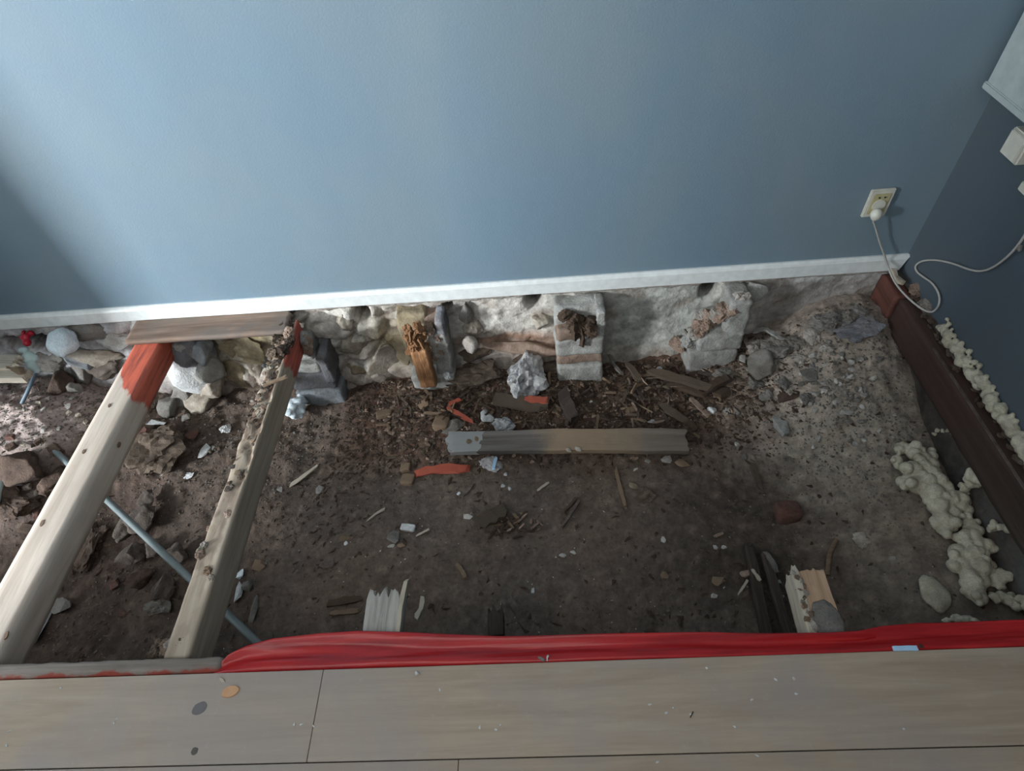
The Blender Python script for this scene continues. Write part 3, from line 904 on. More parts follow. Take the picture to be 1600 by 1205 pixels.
# second joist: top is crumbling, flank smooth
J2 = empty('floor_joist', (-.977, 1.0, -.14), label='worn joist with crumbling flaky top and red paint on its flank', cat='joist')
bm = grid_box(.07, 1.25, .118, .0085, .0012, 4, 8, .008)
for v in bm.verts:
    yy = v.co.y + .745
    if v.co.z > .03 and v.co.x < .026:
        k = sm(.2, .4, v.co.z / .118) * (sm(.35, 1.1, yy) * .8 + .15)
        v.co.z -= k * (.012 + .022 * max(0, nz(v.co.x * 30, v.co.y * 14, 3) + .15) + .012 * abs(nz(v.co.x * 70, v.co.y * 45, 7)))
        v.co.x += k * .010 * nz(v.co.y * 18, v.co.z * 30, 9)
o = link('timber', to_mesh(bm, 'timber', True), M['joist_b'], J2)
o.location = Vector((-.977, 1.077, -.081)) - J2.location
r = random.Random(8)
for k in range(110):   # flakes of rotten wood and mortar lying loose on top
    yy = r.choice([r.uniform(1.2, 1.66), r.uniform(1.2, 1.66), r.uniform(.75, 1.3)])
    lump('flake', (-.985 + r.uniform(-.03, .026), yy, -.036 + r.uniform(-.004, .012)), (r.uniform(.006, .026), r.uniform(.008, .034), r.uniform(.004, .012)),
         M[r.choice(['pinkmortar', 'tanwood', 'clod', 'cream_stone', 'rotwood', 'stonebrick'])], k, HULLS if k % 3 else CRUMB, parent=J2)
for k in range(10):
    lump('flake', (-.975 + r.uniform(-.035, .03), 1.58 + r.uniform(-.08, .12), -.02 + r.uniform(-.01, .012)), (.045, .05, .035), M[r.choice(['clod', 'pinkmortar', 'rotwood'])], k, CRUMB, parent=J2)
stick('flake', P(410, 603, -.015), P(448, 588, -.005), .016, .008, M['tanwood'], 3, parent=J2)
# clumps at the near end and half way of the joist
for k, (px, py, s_, m) in enumerate(((313, 868, .026, 'pinkmortar'), (317, 852, .022, 'plaster'), (325, 893, .03, 'tanwood'), (330, 905, .022, 'cream_stone'), (312, 860, .02, 'cream_stone'))):
    lump('flake', P(px, py, -.024), (s_, s_, s_ * .8), M[m], k, CRUMB, parent=J2)
for k in range(14):
    px = 236 + 4.2 * k + r.uniform(-4, 4); py = 1018 + r.uniform(-10, 8) - .5 * k
    lump('flake', P(px, py, -.03 - .01 * r.random()), (.022, .022, .018), M[r.choice(['pinkmortar', 'plaster', 'clod'])], k, CRUMB, parent=J2)

# leftover floorboard strip under the skirting between the joists
M['strip'] = wood_mat('brown_board', (.10, .065, .045), (.20, .135, .10), (.29, .21, .16), 'X', 1, .8, vary=0, stain=(.15, .12, .10))
a_ = P(193, 535, 0); b_ = P(449, 520, 0)
st = rough_box('floorboard_remnant', (a_.x, 1.610, -.0195), (b_.x, 1.742, .0), M['strip'], None, .014, .0014, 4, 14, .003, ends=(.03, 0, 1))
tag(st, 'leftover brown floorboard strip lying across the joist ends under the skirting', 'board')

# dark beam along the right wall
def beam_paint(nt, col, o):
    s = nt.nodes.new('ShaderNodeSeparateXYZ'); nt.links.new(o, s.inputs[0])
    n = noise_node(nt, 9, 4, o)
    f = ramp(nt, math_node(nt, 'ADD', s.outputs['Y'], math_node(nt, 'MULTIPLY', n.outputs[0], .5)), [(1.6, (0, 0, 0)), (1.9, (1, 1, 1))]) if False else ramp(nt, math_node(nt, 'ADD', s.outputs['Y'], math_node(nt, 'MULTIPLY', n.outputs[0], .5)), [(.5, (0, 0, 0)), (1.0, (.5, .5, .5))])
    return mix(nt, f, col, (.06, .022, .016))


M['beam'] = wood_mat('dark_old_timber', (.018, .012, .009), (.036, .025, .019), (.065, .048, .037), 'Y', .6, .8, vary=0, paint=beam_paint, bs=.7)
B = empty('wall_beam', (1.315, 1.0, -.155), label='dark brown timber beam running along the right wall', cat='beam')
rough_box('timber', (1.288, -.8, -.155), (1.345, 1.60, -.022), M['beam'], B, .016, .003, 5, 12, .006)
M['red_block'] = wood_mat('red_stained_block', (.05, .018, .013), (.10, .034, .024), (.14, .052, .036), 'Y', .8, .8, vary=0)
rough_box('end_block', (1.279, 1.603, -.16), (1.335, 1.735, -.018), M['red_block'], B, .012, .002, 6, 14, .004)
box('batten', (1.289, -.8, -.022), (1.297, 1.35, -.019), M['stonebrick'], B)

# pale wood shim and plaster chunks in the gap beside the wall
stick('wood_shim', P(1394, 421, .004), P(1410, 441, .004), .022, .02, M['palewood'], 4, label='pinkish pale wood shim in the corner beside the cable', cat='shim')
lump('plaster_chunk', P(1434, 455, .0), (.05, .06, .035), M['pinkmortar'], 3, CRUMB, label='pale plaster chunk at the wall foot inside the cable loop', cat='plaster chunk')
lump('plaster_chunk', P(1449, 476, .0), (.05, .05, .03), M['plaster'], 4, CRUMB, label='greyish plaster chunk at the wall foot just below the cable loop', cat='plaster chunk')
r = random.Random(77)
for k in range(40):
    yy = r.uniform(.75, 1.62)
    lump('rubble_bit', (1.325 + r.uniform(-.012, .016), yy, -.014 + r.uniform(-.004, .008)), (r.uniform(.012, .03), r.uniform(.012, .03), .016), M[r.choice(['brick', 'clod', 'rotwood', 'stonebrick'])], k,
         CRUMB if k % 2 else HULLS, label='small brown crumb on the %s third of the dark right wall beam' % ('far' if yy > 1.33 else 'middle' if yy > 1.04 else 'near'), cat='rubble', group='brown crumbs on the right wall beam')

# expanding foam bead along the wall
balls = []
for k in range(110):
    t = k / 109; yy = 1.42 - .75 * t
    balls.append(((1.333 + r.uniform(-.006, .006), yy + r.uniform(-.006, .006), .006 + r.uniform(-.008, .016)), r.uniform(.010, .017) * (1 + .4 * t), .9))
    if k % 3 == 0: balls.append(((1.341, yy, .03 + r.uniform(-.008, .012)), r.uniform(.006, .011), .9))
blob('foam_bead', balls, M['foam'], .004, label='lumpy cream foam bead squeezed along the foot of the right wall', cat='foam')


# ------------------------------------------------------------------ joist stubs and boards poking out at the front
def board_me(name, L_, W_, T_, seed, tear=.02, step=.005, amp=.0012):
    bm = grid_box(L_, W_, T_, step, amp, seed, 20, .002)
    for v in bm.verts:
        t = v.co.x / L_ + .5
        if t > .7:
            v.co.x += (t - .7) / .3 * tear * (nz(v.co.y * 60, v.co.z * 30, seed) * 1.3 + nz(v.co.y * 260, v.co.z * 60, seed) * 1.4)
    return to_mesh(bm, name)


def board(name, A, B_, W_, T_, m, seed=0, tear=.02, parent=None, roll=0., step=.005, **tags):
    A, B_ = Vector(A), Vector(B_); d = B_ - A
    o = link(name, board_me(name, d.length, W_, T_, seed, tear, step), m)
    x = d.normalized(); y_ = Vector((0, 0, 1)).cross(x).normalized(); z = x.cross(y_)
    o.rotation_euler = (Matrix((x, y_, z)).transposed() @ Matrix.Rotation(roll, 3, 'X')).to_euler()
    o.location = (A + B_) / 2 - (parent.location if parent else Vector())
    if parent: o.parent = parent
    return tag(o, **tags)


M['greyboard'] = wood_mat('grey_board', (.20, .19, .175), (.36, .35, .32), (.47, .46, .43), 'X', 2, .85, vary=0)
board('joist_stub', (-.449, .33, -.046), (-.452, .60, -.046), .098, .045, M['greyboard'], 3, .018, label='splintered grey board end sticking out from under the red sheet', cat='joist stub')
stick('wood_sliver', (-.405, .50, -.025), (-.397, .625, -.018), .016, .018, M['palewood'], 6, label='upright pale sliver torn from the splintered grey board end', cat='splinter')

e = empty('joist_stub', (.64, .45, -.1), label='sawn orange tan joist stub with flaky white left side at lower right', cat='joist stub')
M['stub'] = wood_mat('fresh_tan_timber', (.30, .19, .11), (.46, .31, .20), (.55, .40, .28), 'X', 1, .75, vary=0)
board('timber', (.648, .33, -.056), (.652, .615, -.056), .072, .068, M['stub'], 6, .006, e)
stub_side = board('flaky_side', (.606, .40, -.056), (.612, .615, -.05), .02, .07, M['palewood'], 7, .02, e)
for k in range(14):
    lump('flake', (.612 + r.uniform(-.008, .010), .47 + .0105 * k, -.018 + r.uniform(-.004, .004)), (.014, .016, .010), M[r.choice(['plaster', 'tanwood', 'clod'])], k, CRUMB, parent=e)
bm = bmesh.new(); bmesh.ops.create_icosphere(bm, subdivisions=4, radius=1)
for v in bm.verts:
    n_ = nz(*(v.co * 3)); v.co *= 1 + .15 * n_
    v.co.x *= .037; v.co.y *= .05; v.co.z *= .005
o = link('mould_patch', to_mesh(bm, 'mould_patch', True), M['grey_stone'], e); o.location = Vector((.652, .487, -.0215)) - e.location

# small pieces beside them
gstick('wood_sliver', 663, 988, 672, 958, 10, M['palewood'], 4, .02, .12, label='small pale wedge of wood right of the splintered grey board end', cat='splinter')
gstick('wood_sliver', 826, 996, 797, 942, 9, M['stonebrick'], 5, .016, .05, label='grey brown stick poking out below the red sheet near the middle', cat='splinter')
board('timber_offcut', P(776, 998, -.25), P(775, 958, -.25), .045, .06, M['darkwood'], 3, .02, label='dark broken timber end in the shade below the red sheet centre', cat='timber')
stick('wood_sliver', P(766, 992, -.24), P(772, 958, -.24), .014, .02, M['rotwood'], 3, label='thin reddish sliver on the dark broken timber end', cat='splinter')
board('dark_batten', G(1196, 1010) + Vector((0, 0, .03)), G(1166, 862) + Vector((0, 0, .03)), .03, .03, M['darkwood'], 5, .02, label='dark wet batten lying on the soil, left one of the pair by the stub', cat='batten')
board('dark_batten', G(1228, 1004) + Vector((0, 0, .035)), G(1190, 872) + Vector((0, 0, .035)), .028, .028, M['darkwood'], 8, .02, label='dark wet batten with a grey end, right one of the pair by the stub', cat='batten')
gstick('batten_end', 1208, 905, 1190, 872, 9, M['grey_stone'], 3, .014, .045, label='grey flake on the tip of the right dark batten', cat='flake')
tube('bark_strip', [G(1289, 905) + Vector((0, 0, .03)), G(1290, 882) + Vector((0, 0, .03)), G(1293, 866) + Vector((0, 0, .035)), G(1302, 850) + Vector((0, 0, .03))], .0085, M['tanwood'], label='curled tan bark strip behind the sawn joist stub', cat='bark')

# ------------------------------------------------------------------ red plastic sheet
edge = [(338, 1047), (345, 1037), (360, 1025), (390, 1010), (430, 1000), (500, 992), (560, 988), (640, 990), (700, 993), (780, 996), (860, 995), (1000, 991), (1100, 990), (1200, 992), (1290, 991), (1340, 988), (1375, 981), (1430, 976), (1500, 974), (1600, 971), (1700, 967)]
ep = [P(a_, b_, -.013) for a_, b_ in edge]


def outer(x):
    for p, q in zip(ep[:-1], ep[1:]):
        if p.x <= x <= q.x: return p.y + (q.y - p.y) * (x - p.x) / (q.x - p.x)
    return ep[0].y if x < ep[0].x else ep[-1].y


bm = bmesh.new(); rows = []; nxs = 420; nsn = 22
for i in range(nxs + 1):
    x = ep[0].x + (XR - .012 - ep[0].x) * i / nxs
    yo = max(outer(x), .416); row_ = []
    wd = yo - .402
    cr = sm(.62, .9, x)
    for k in range(nsn + 1):
        s_ = k / nsn
        y_ = .402 + wd * min(1, s_ / .8)
        z = -.0235 + .016 * sm(0, .12, s_) + .007 * math.sin(s_ * 9.5 + .8 * nz(x * 1.5, 0, 2)) * sm(.02, .06, wd)
        z += .004 * nz(x * 5, y_ * 60, 1) + .009 * cr * nz(x * 7 + y_ * 14, y_ * 110, 3)
        z = max(z, -.021)
        if s_ > .8:
            a2 = (s_ - .8) / .2
            y_ = yo - .012 * (1 - math.cos(a2 * 2.2)); z -= .010 * math.sin(a2 * 1.6) * min(1, wd / .03)
            z = max(z, -.0285)
        row_.append(bm.verts.new((x, y_, z)))
    rows.append(row_)
for i in range(nxs):
    for k in range(nsn): bm.faces.new((rows[i][k], rows[i + 1][k], rows[i + 1][k + 1], rows[i][k + 1]))
m, nt, b = newmat('translucent_red_sheet', .24)
b.inputs['Base Color'].default_value = (.42, .022, .024, 1)
n = noise_node(nt, 3, 4, mapping(nt, world_pos(nt), (1, 18, 1)))
nt.links.new(ramp(nt, n.outputs[0], [(.3, (.30, .014, .018)), (.6, (.52, .028, .030))]), b.inputs['Base Color'])
bump(nt, b, n.outputs[0], .3, .004)
tl = nt.nodes.new('ShaderNodeBsdfTransparent'); tl.inputs[0].default_value = (.85, .12, .12, 1)
ms = nt.nodes.new('ShaderNodeMixShader'); ms.inputs[0].default_value = .14
nt.links.new(b.outputs[0], ms.inputs[1]); nt.links.new(tl.outputs[0], ms.inputs[2])
nt.links.new(ms.outputs[0], nt.nodes['Material Output'].inputs[0])
M['red_sheet'] = m
o = link('plastic_sheet', to_mesh(bm, 'plastic_sheet', True), m)
md = o.modifiers.new('thickness', 'SOLIDIFY'); md.thickness = .0006; md.offset = 0
tag(o, 'translucent red plastic sheet hanging out from under the near floorboards', 'sheet')
A = P(1395, 1014, .003); Bq = P(1434, 1013, .003)
board('plastic_clip', A, Bq, .011, .008, M['sky_plastic'], 2, .002, label='light blue plastic strip at the board edge on the red sheet', cat='clip')
lump('plastic_clip', P(1439, 1010, .002), (.014, .01, .01), M['darkwood'], 2, label='dark crumb beside the light blue plastic strip', cat='crumb')
stick('plaster_shard', P(855, 1033, .002), P(857, 1024, .006), .006, .004, M['white_stone'], 2, label='upright white shard on the red sheet at mid width', cat='plaster shard')
stick('plaster_shard', P(841, 1027, .002), P(851, 1033, .002), .006, .004, M['grey_stone'], 5, label='grey sliver beside the upright white shard on the red sheet', cat='splinter')
glr = [(1130, 978)]

# ------------------------------------------------------------------ pipe, hoses
z0 = -.27
tube('drain_pipe', [P(60, 680, -.30), P(150, 765, -.28), P(250, 860, -.25), P(340, 945, -.24), P(420, 1022, -.24), P(480, 1082, -.24)], .0115, M['grey_plastic'], label='grey green plastic pipe running diagonally beneath both joists', cat='pipe')
tube('hose', [P(60, 575, -.14), P(52, 592, -.15), P(44, 610, -.17), P(34, 630, -.21)], .0075, M['blue_plastic'], label='dark blue hose going down into the rubble at far left', cat='hose')
tube('hose', [P(20, 700, -.3), P(2, 740, -.3), P(-12, 790, -.3)], .02, M['mint'], label='pale mint pipe end at the left picture edge', cat='pipe')

# ------------------------------------------------------------------ far left things
e = empty('board_offcut', P(0, 580, -.05), label='pale pink board end entering from the left picture edge', cat='board')
board('plank_piece', P(-60, 588, -.06), P(44, 588, -.06), .045, .03, M['palewood'], 3, .004, e)
board('plank_piece', P(-60, 570, -.045), P(26, 568, -.045), .07, .03, M['palewood'], 5, .02, e)
lump('wood_block', P(29, 579, -.035), (.07, .045, .045), M['tanwood'], 5, label='small brown wood block on the pale pink board end', cat='wood block', rot=(0, 0, -.5))
lump('insulation_lump', P(97, 536, -.03), (.12, .115, .09), M['foam_white'], 2, COB, label='smooth rounded white lump under the skirting at far left', cat='foam lump')
blob('red_plastic_scrap', [(P(40, 527, -.03), .018), (P(42, 536, -.04), .016), (P(48, 521, -.03), .014), (P(37, 520, -.03), .01)], M['red_plastic'], .005, rough=.006, label='bright red plastic scrap under the skirting at far left', cat='plastic scrap')
blob('mint_plastic_scrap', [(P(38, 547, -.05), .016), (P(44, 558, -.06), .024), (P(54, 560, -.07), .018), (P(50, 572, -.08), .022), (P(56, 578, -.09), .014)], M['mint'], .006, rough=.008, label='crumpled pale mint plastic hanging below the red scrap', cat='plastic scrap')

gl = [  # px, py, w, h, material, pool, height, label, category
    (96, 606, 30, 34, 'brick', 'C', .7, 'reddish brown stone in the rubble below the smooth white lump', 'stone'),
    (120, 610, 20, 18, 'grey_stone', 'C', .7, 'small grey stone right of the reddish brown stone at far left', 'stone'),
    (132, 588, 30, 22, 'grey_stone', 'C', .7, 'grey lump just above the small grey stone at far left', 'stone'),
    (22, 790, 56, 36, 'brick', 'R', .7, 'dark brown brick at the left edge beside the smooth joist', 'brick'),
    (40, 735, 62, 46, 'brick', 'Q', .8, 'big dark brown broken brick at left in the deep corner', 'brick'),
    (92, 752, 28, 44, 'brick', 'Q', .8, 'narrow brown brick leaning left of the smooth joist', 'brick'),
    (245, 704, 82, 58, 'clod', 'R', .5, 'large flat brown clod lying between the two joists', 'clod'),
    (320, 705, 16, 28, 'white_stone', 'H', .4, 'white torn scrap right of the large flat brown clod', 'scrap'),
    (290, 744, 26, 12, 'white_stone', 'H', .4, 'whitish flake below the large flat brown clod', 'flake'),
    (352, 672, 14, 14, 'white_stone', 'R', .7, 'white crumbly stone left of the worn joist', 'stone'),
    (270, 636, 30, 30, 'grey_stone', 'C', .7, 'dark grey stone at the foot of the rounded stone pier', 'stone'),
    (292, 655, 16, 14, 'grey_stone', 'H', .7, 'small grey pebble under the rounded stone pier', 'stone'),
    (240, 662, 38, 10, 'white_stone', 'H', .5, 'long whitish flake just right of the smooth joist', 'flake'),
    (228, 682, 26, 24, 'redbrick', 'H', .7, 'red brown brick bit right of the smooth joist', 'brick'),
    (302, 682, 20, 20, 'redbrick', 'H', .6, 'small reddish crumb above the large flat brown clod', 'brick'),
    (151, 850, 34, 52, 'brick', 'R', .7, 'red brown brick beside the smooth joist below the pipe', 'brick'),
    (228, 815, 34, 32, 'stonebrick', 'Q', .9, 'dusty square brick right above the pipe between the joists', 'brick'),
    (197, 834, 26, 30, 'stonebrick', 'Q', .9, 'small dusty brick left below the pipe', 'brick'),
    (208, 872, 38, 28, 'stonebrick', 'Q', .8, 'flat dusty brick in the middle of the heap below the pipe', 'brick'),
    (245, 862, 26, 22, 'stonebrick', 'Q', .8, 'dusty brick touching the pipe from below', 'brick'),
    (278, 866, 30, 30, 'stonebrick', 'Q', .8, 'dusty brick above the pipe next to the worn joist', 'brick'),
    (225, 905, 36, 30, 'brick', 'Q', .8, 'dark brown brick at the lower side of the brick heap', 'brick'),
    (258, 922, 32, 32, 'stonebrick', 'Q', .8, 'rounded dusty brick at the lower right of the brick heap', 'brick'),
    (246, 951, 30, 20, 'grey_stone', 'R', .7, 'pale grey stone below the brick heap', 'stone'),
    (232, 782, 20, 22, 'stonebrick', 'Q', .8, 'small dusty brick standing above the square one', 'brick'),
    (180, 915, 14, 16, 'redbrick', 'H', .7, 'small orange brick bit below the brick heap', 'brick'),
    (191, 960, 18, 10, 'redbrick', 'H', .5, 'reddish flake at the bottom of the dark hollow', 'flake'),
    (98, 948, 34, 22, 'grey_stone', 'H', .6, 'grey stone right of the smooth joist in the dark hollow', 'stone'),
    (62, 985, 26, 40, 'slate', 'H', .7, 'slate blue block against the smooth joist at lower left', 'stone'),
    (404, 884, 26, 15, 'tanwood', 'H', .5, 'orange tan chip right of the worn joist', 'wood chip'),
    (377, 898, 12, 15, 'foam_white', 'H', .9, 'bright blue white cube touching the worn joist', 'foam bit'),
    (389, 917, 15, 16, 'grey_stone', 'C', .8, 'rounded grey pebble under the blue white cube', 'stone'),
    (373, 925, 14, 30, 'white_stone', 'H', .6, 'whitish sliver of stone hugging the worn joist low down', 'stone'),
    (398, 950, 10, 50, 'grey_stone', 'H', .6, 'long grey stone edge between joist and soil above the pipe', 'stone'),
    (437, 767, 14, 11, 'pebble', 'H', .6, 'pale triangular pebble below the long pale sliver', 'stone'),
    (500, 766, 14, 16, 'pebble', 'H', .6, 'pale round pebble in the open soil right of the pale sliver', 'stone'),
    (614, 840, 22, 22, 'grey_stone', 'H', .6, 'grey stone just left below the white chip', 'stone'),
    (638, 826, 22, 9, 'white_stone', 'B', .8, 'bright white rectangular chip on the open soil', 'plaster chip'),
    (612, 854, 13, 7, 'pebble', 'H', .6, 'small pale flake under the grey stone near the white chip', 'flake'),
    (627, 853, 15, 8, 'tanwood', 'H', .6, 'small tan flake right of the pale flake near the white chip', 'flake'),
    (539, 843, 26, 12, 'tanwood', 'H', .4, 'tan crumb on the open soil left of the white chip', 'crumb'),
    (541, 850, 8, 8, 'white_stone', 'H', .7, 'tiny white bead beside the tan crumb on the open soil', 'stone'),
    (511, 882, 32, 16, 'stonebrick', 'H', .35, 'flat grey brown chip half buried in the open soil', 'flake'),
    (730, 808, 20, 9, 'pebble', 'H', .6, 'pale oval chip left of the brown bark slab', 'wood chip'),
    (717, 772, 7, 7, 'white_stone', 'H', .7, 'tiny white pebble in the open soil below the red splinter', 'stone'),
    (786, 760, 8, 7, 'white_stone', 'H', .7, 'white pebble under the blue scrap, the left of two', 'stone'),
    (796, 764, 7, 7, 'white_stone', 'H', .7, 'white pebble under the blue scrap, the right of two', 'stone'),
    (790, 742, 7, 8, 'white_stone', 'H', .7, 'white pebble just right below the blue scrap', 'stone'),
    (635, 732, 15, 12, 'tanwood', 'B', .6, 'upper square tan chip left of the red splinter', 'wood chip'),
    (638, 751, 20, 16, 'tanwood', 'B', .5, 'lower tan chip touching the red splinter', 'wood chip'),
    (1040, 720, 18, 14, 'pebble', 'H', .7, 'pale wedge stone just below the right part of the long board', 'stone'),
    (1012, 723, 12, 9, 'pebble', 'H', .7, 'small pale stone left of the pale wedge stone', 'stone'),
    (994, 735, 9, 7, 'pebble', 'H', .7, 'small pale pebble by the thin stick below the long board', 'stone'),
    (1066, 725, 24, 14, 'tanwood', 'H', .4, 'orange tan flake below the right end of the long board', 'flake'),
    (1010, 776, 30, 18, 'clod', 'R', .4, 'small pinkish clod right of the thin stick', 'clod'),
    (990, 760, 20, 12, 'yellow_stone', 'H', .3, 'ochre crumb above the small pinkish clod', 'crumb'),
    (1036, 845, 10, 10, 'pebble', 'H', .7, 'pale pebble on the dark soil right of centre', 'stone'),
    (1117, 856, 9, 7, 'pebble', 'H', .7, 'pale pebble left of the dark battens, upper left one', 'stone'),
    (1130, 856, 10, 7, 'pebble', 'H', .7, 'pale pebble left of the dark battens, upper right one', 'stone'),
    (1115, 932, 11, 8, 'pebble', 'H', .7, 'pale pebble left of the dark battens near the red sheet', 'stone'),
    (1120, 908, 26, 14, 'tanwood', 'H', .4, 'tan crumb left of the dark battens', 'crumb'),
    (1038, 900, 14, 12, 'tanwood', 'H', .4, 'tan crumb on the dark soil above the red sheet', 'crumb'),
    (1217, 910, 7, 6, 'white_stone', 'H', .7, 'tiny white pebble between dark batten and tan stub', 'stone'),
    (1222, 932, 7, 5, 'white_stone', 'H', .7, 'tiny white flake left of the tan stub', 'flake'),
    (895, 863, 12, 7, 'pebble', 'H', .6, 'pale chip right below the bark slab, the right of two', 'flake'),
    (879, 869, 14, 7, 'pebble', 'H', .6, 'pale chip right below the bark slab, the left of two', 'flake'),
    (833, 924, 6, 12, 'white_stone', 'H', .6, 'small white sliver standing in the soil above the red sheet', 'flake'),
    (1228, 803, 32, 24, 'redbrick', 'B', .8, 'red brown brick fragment alone on the dark right soil', 'brick'),
    (1221, 672, 26, 38, 'mortar', 'H', .9, 'pale grey angular stone standing right of the long board', 'stone'),
    (1262, 592, 30, 24, 'grey_stone', 'H', .8, 'smooth grey stone amid the light gravel', 'stone'),
    (1192, 575, 44, 40, 'grey_stone', 'C', .7, 'big grey lump right of the plastered pier', 'stone'),
    (1215, 545, 40, 30, 'grey_stone', 'R', .7, 'grey crumbly lump above the big grey lump', 'stone'),
    (1160, 562, 12, 18, 'pebble', 'H', .8, 'small pale stone in the shade beside the plastered pier', 'stone'),
    (1202, 581, 14, 12, 'yellow_stone', 'H', .7, 'small ochre stone between the grey lumps', 'stone'),
    (1300, 510, 40, 26, 'grey_stone', 'R', .7, 'grey crumbly block near the back right corner', 'stone'),
    (1345, 515, 60, 34, 'slate', 'R', .4, 'bluish grey slab of mortar near the right beam', 'stone'),
    (1275, 508, 26, 24, 'grey_stone', 'R', .8, 'broken grey block with a dark hollow near the corner', 'stone'),
    (1322, 645, 22, 12, 'pebble', 'H', .6, 'pale flat stone at the lower side of the gravel', 'stone'),
    (1245, 705, 24, 18, 'cream_stone', 'R', .4, 'sandy clump below the pale angular stone', 'clod'),
    (1350, 625, 14, 10, 'pinkmortar', 'H', .6, 'pink stone right of the gravel', 'stone'),
    (1394, 874, 10, 9, 'pebble', 'H', .6, 'single pale pebble on the dark soil left of the foam', 'stone'),
    (1345, 845, 20, 16, 'cream_stone', 'R', .3, 'sandy crumb on the dark soil left of the foam', 'clod'),
    (760, 654, 22, 22, 'white_stone', 'C', .8, 'round bluish white stone above the left part of the long board', 'stone'),
    (785, 667, 34, 24, 'crumbly_white', 'R', .8, 'crumbly white and dark clump next to the round bluish white stone', 'clod'),
    (708, 668, 40, 20, 'grey_stone', 'C', .5, 'grey long lump above the left end of the long board', 'stone'),
    (690, 664, 24, 20, 'tanwood', 'B', .6, 'tan chip left of the grey long lump', 'wood chip'),
    (662, 632, 18, 26, 'tanwood', 'H', .5, 'tan chip below the pale mortar pier', 'wood chip'),
    (770, 728, 34, 22, 'crumbly_white', 'R', .5, 'crumbly whitish patch below the long board', 'clod'),
    (822, 598, 62, 60, 'crumbly_white', 'R', .9, 'large crumbly white ball lying at the wall foot', 'clod'),
    (750, 592, 80, 52, 'clod', 'R', .6, 'fibrous brown heap left of the crumbly white ball', 'clod'),
    (860, 575, 60, 24, 'clod', 'R', .5, 'dark brown clod between the white ball and the white mortared pier', 'clod'),
    (601, 648, 24, 12, 'tanwood', 'B', .6, 'tan block lying in front of the cream rubble wall', 'wood chip'),
    (1112, 643, 13, 12, 'white_stone', 'C', .9, 'round white stone right of the splinter pile', 'stone'),
    (1030, 578, 11, 8, 'white_stone', 'H', .7, 'small white stone at the top of the splinter pile', 'stone'),
    (1018, 660, 12, 9, 'white_stone', 'H', .7, 'white crumb just above the right half of the long board', 'stone'),
    (922, 628, 9, 7, 'white_stone', 'H', .7, 'white crumb below the white mortared pier', 'stone'),
    (1138, 643, 12, 10, 'pebble', 'R', .7, 'pale crumb right of the round white stone', 'stone'),
    (1128, 587, 30, 20, 'grey_stone', 'R', .7, 'grey lump below the plastered pier', 'stone'),
    (1100, 585, 30, 14, 'stonebrick', 'H', .6, 'brown grey lump touching the plastered pier foot', 'stone'),
    (982, 640, 26, 18, 'tanwood', 'H', .5, 'torn tan chip in the splinter pile', 'wood chip'),
    (1126, 616, 30, 26, 'rotwood', 'H', .7, 'brown wood lump at the right end of the splinter pile', 'wood chip'),
    (1230, 620, 40, 20, 'brick', 'H', .4, 'rusty brown chunk in the hollow left of the gravel', 'brick'),
    (598, 742, 0, 0, '', '', 0, '', ''),
]
BLK = []
for i in range(4):
    BLK.append(to_mesh(grid_box(1, 1, 1, .1, .09, i, 1.6, .16), 'block', True))
pools = {'Q': ROUGH, 'O': COB, 'C': ROCK, 'H': HULLS, 'R': CRUMB, 'B': BLK}
names = {'stone': 'stone', 'brick': 'brick', 'clod': 'clod', 'flake': 'flake', 'scrap': 'scrap', 'crumb': 'crumb', 'wood chip': 'wood_chip', 'plaster chip': 'plaster_chip', 'foam bit': 'foam_bit'}
for i, (px, py, w_, h_, m, pl, hz, lab, cat) in enumerate(gl):
    if w_ == 0: continue
    up = 0
    if 180 < px < 300 and 770 < py < 960: up = .03
    glump(names[cat], px, py, w_, h_, M[m], i, pools[pl], hz, .25, lab, cat, up=up)

# blue scrap, L-shaped shard
gstick('plastic_scrap', 777, 718, 772, 738, 6, M['sky_plastic'], 3, .006, .018, label='light blue plastic sliver just below the long board', cat='plastic scrap')
e = empty('plaster_shard', G(1198, 524), label='pale angled plaster shard in the shade right of the plastered pier', cat='plaster shard')
stick('shard', G(1176, 520, .04), G(1200, 516, .04), .025, .012, M['mortar'], 2, parent=e)
stick('shard', G(1198, 515, .04), G(1224, 532, .035), .02, .012, M['mortar'], 3, parent=e)

# white foam chunk by the second joist
c0 = G(470, 648) + Vector((0, 0, .05))
r = random.Random(21); balls = [(c0, .038)]
for k in range(30):
    a_ = r.uniform(0, 6.28); rr = r.uniform(.01, .045)
    balls.append((c0 + Vector((math.cos(a_) * rr * .9, math.sin(a_) * rr * 1.4, r.uniform(-.02, .03))), r.uniform(.010, .018)))
blob('foam_chunk', balls, M['foam_white'], .004, rough=.005, label='bright white crumbly foam chunk hanging beside the worn joist', cat='foam')
blob('foam_chunk', [(G(455, 633) + Vector((0, 0, .05)), .022), (G(461, 640) + Vector((0, 0, .05)), .018), (G(450, 642) + Vector((0, 0, .045)), .016)], M['cream_stone'], .004, rough=.004,
     label='cream crumbly chunk at the upper left of the white foam chunk', cat='foam')

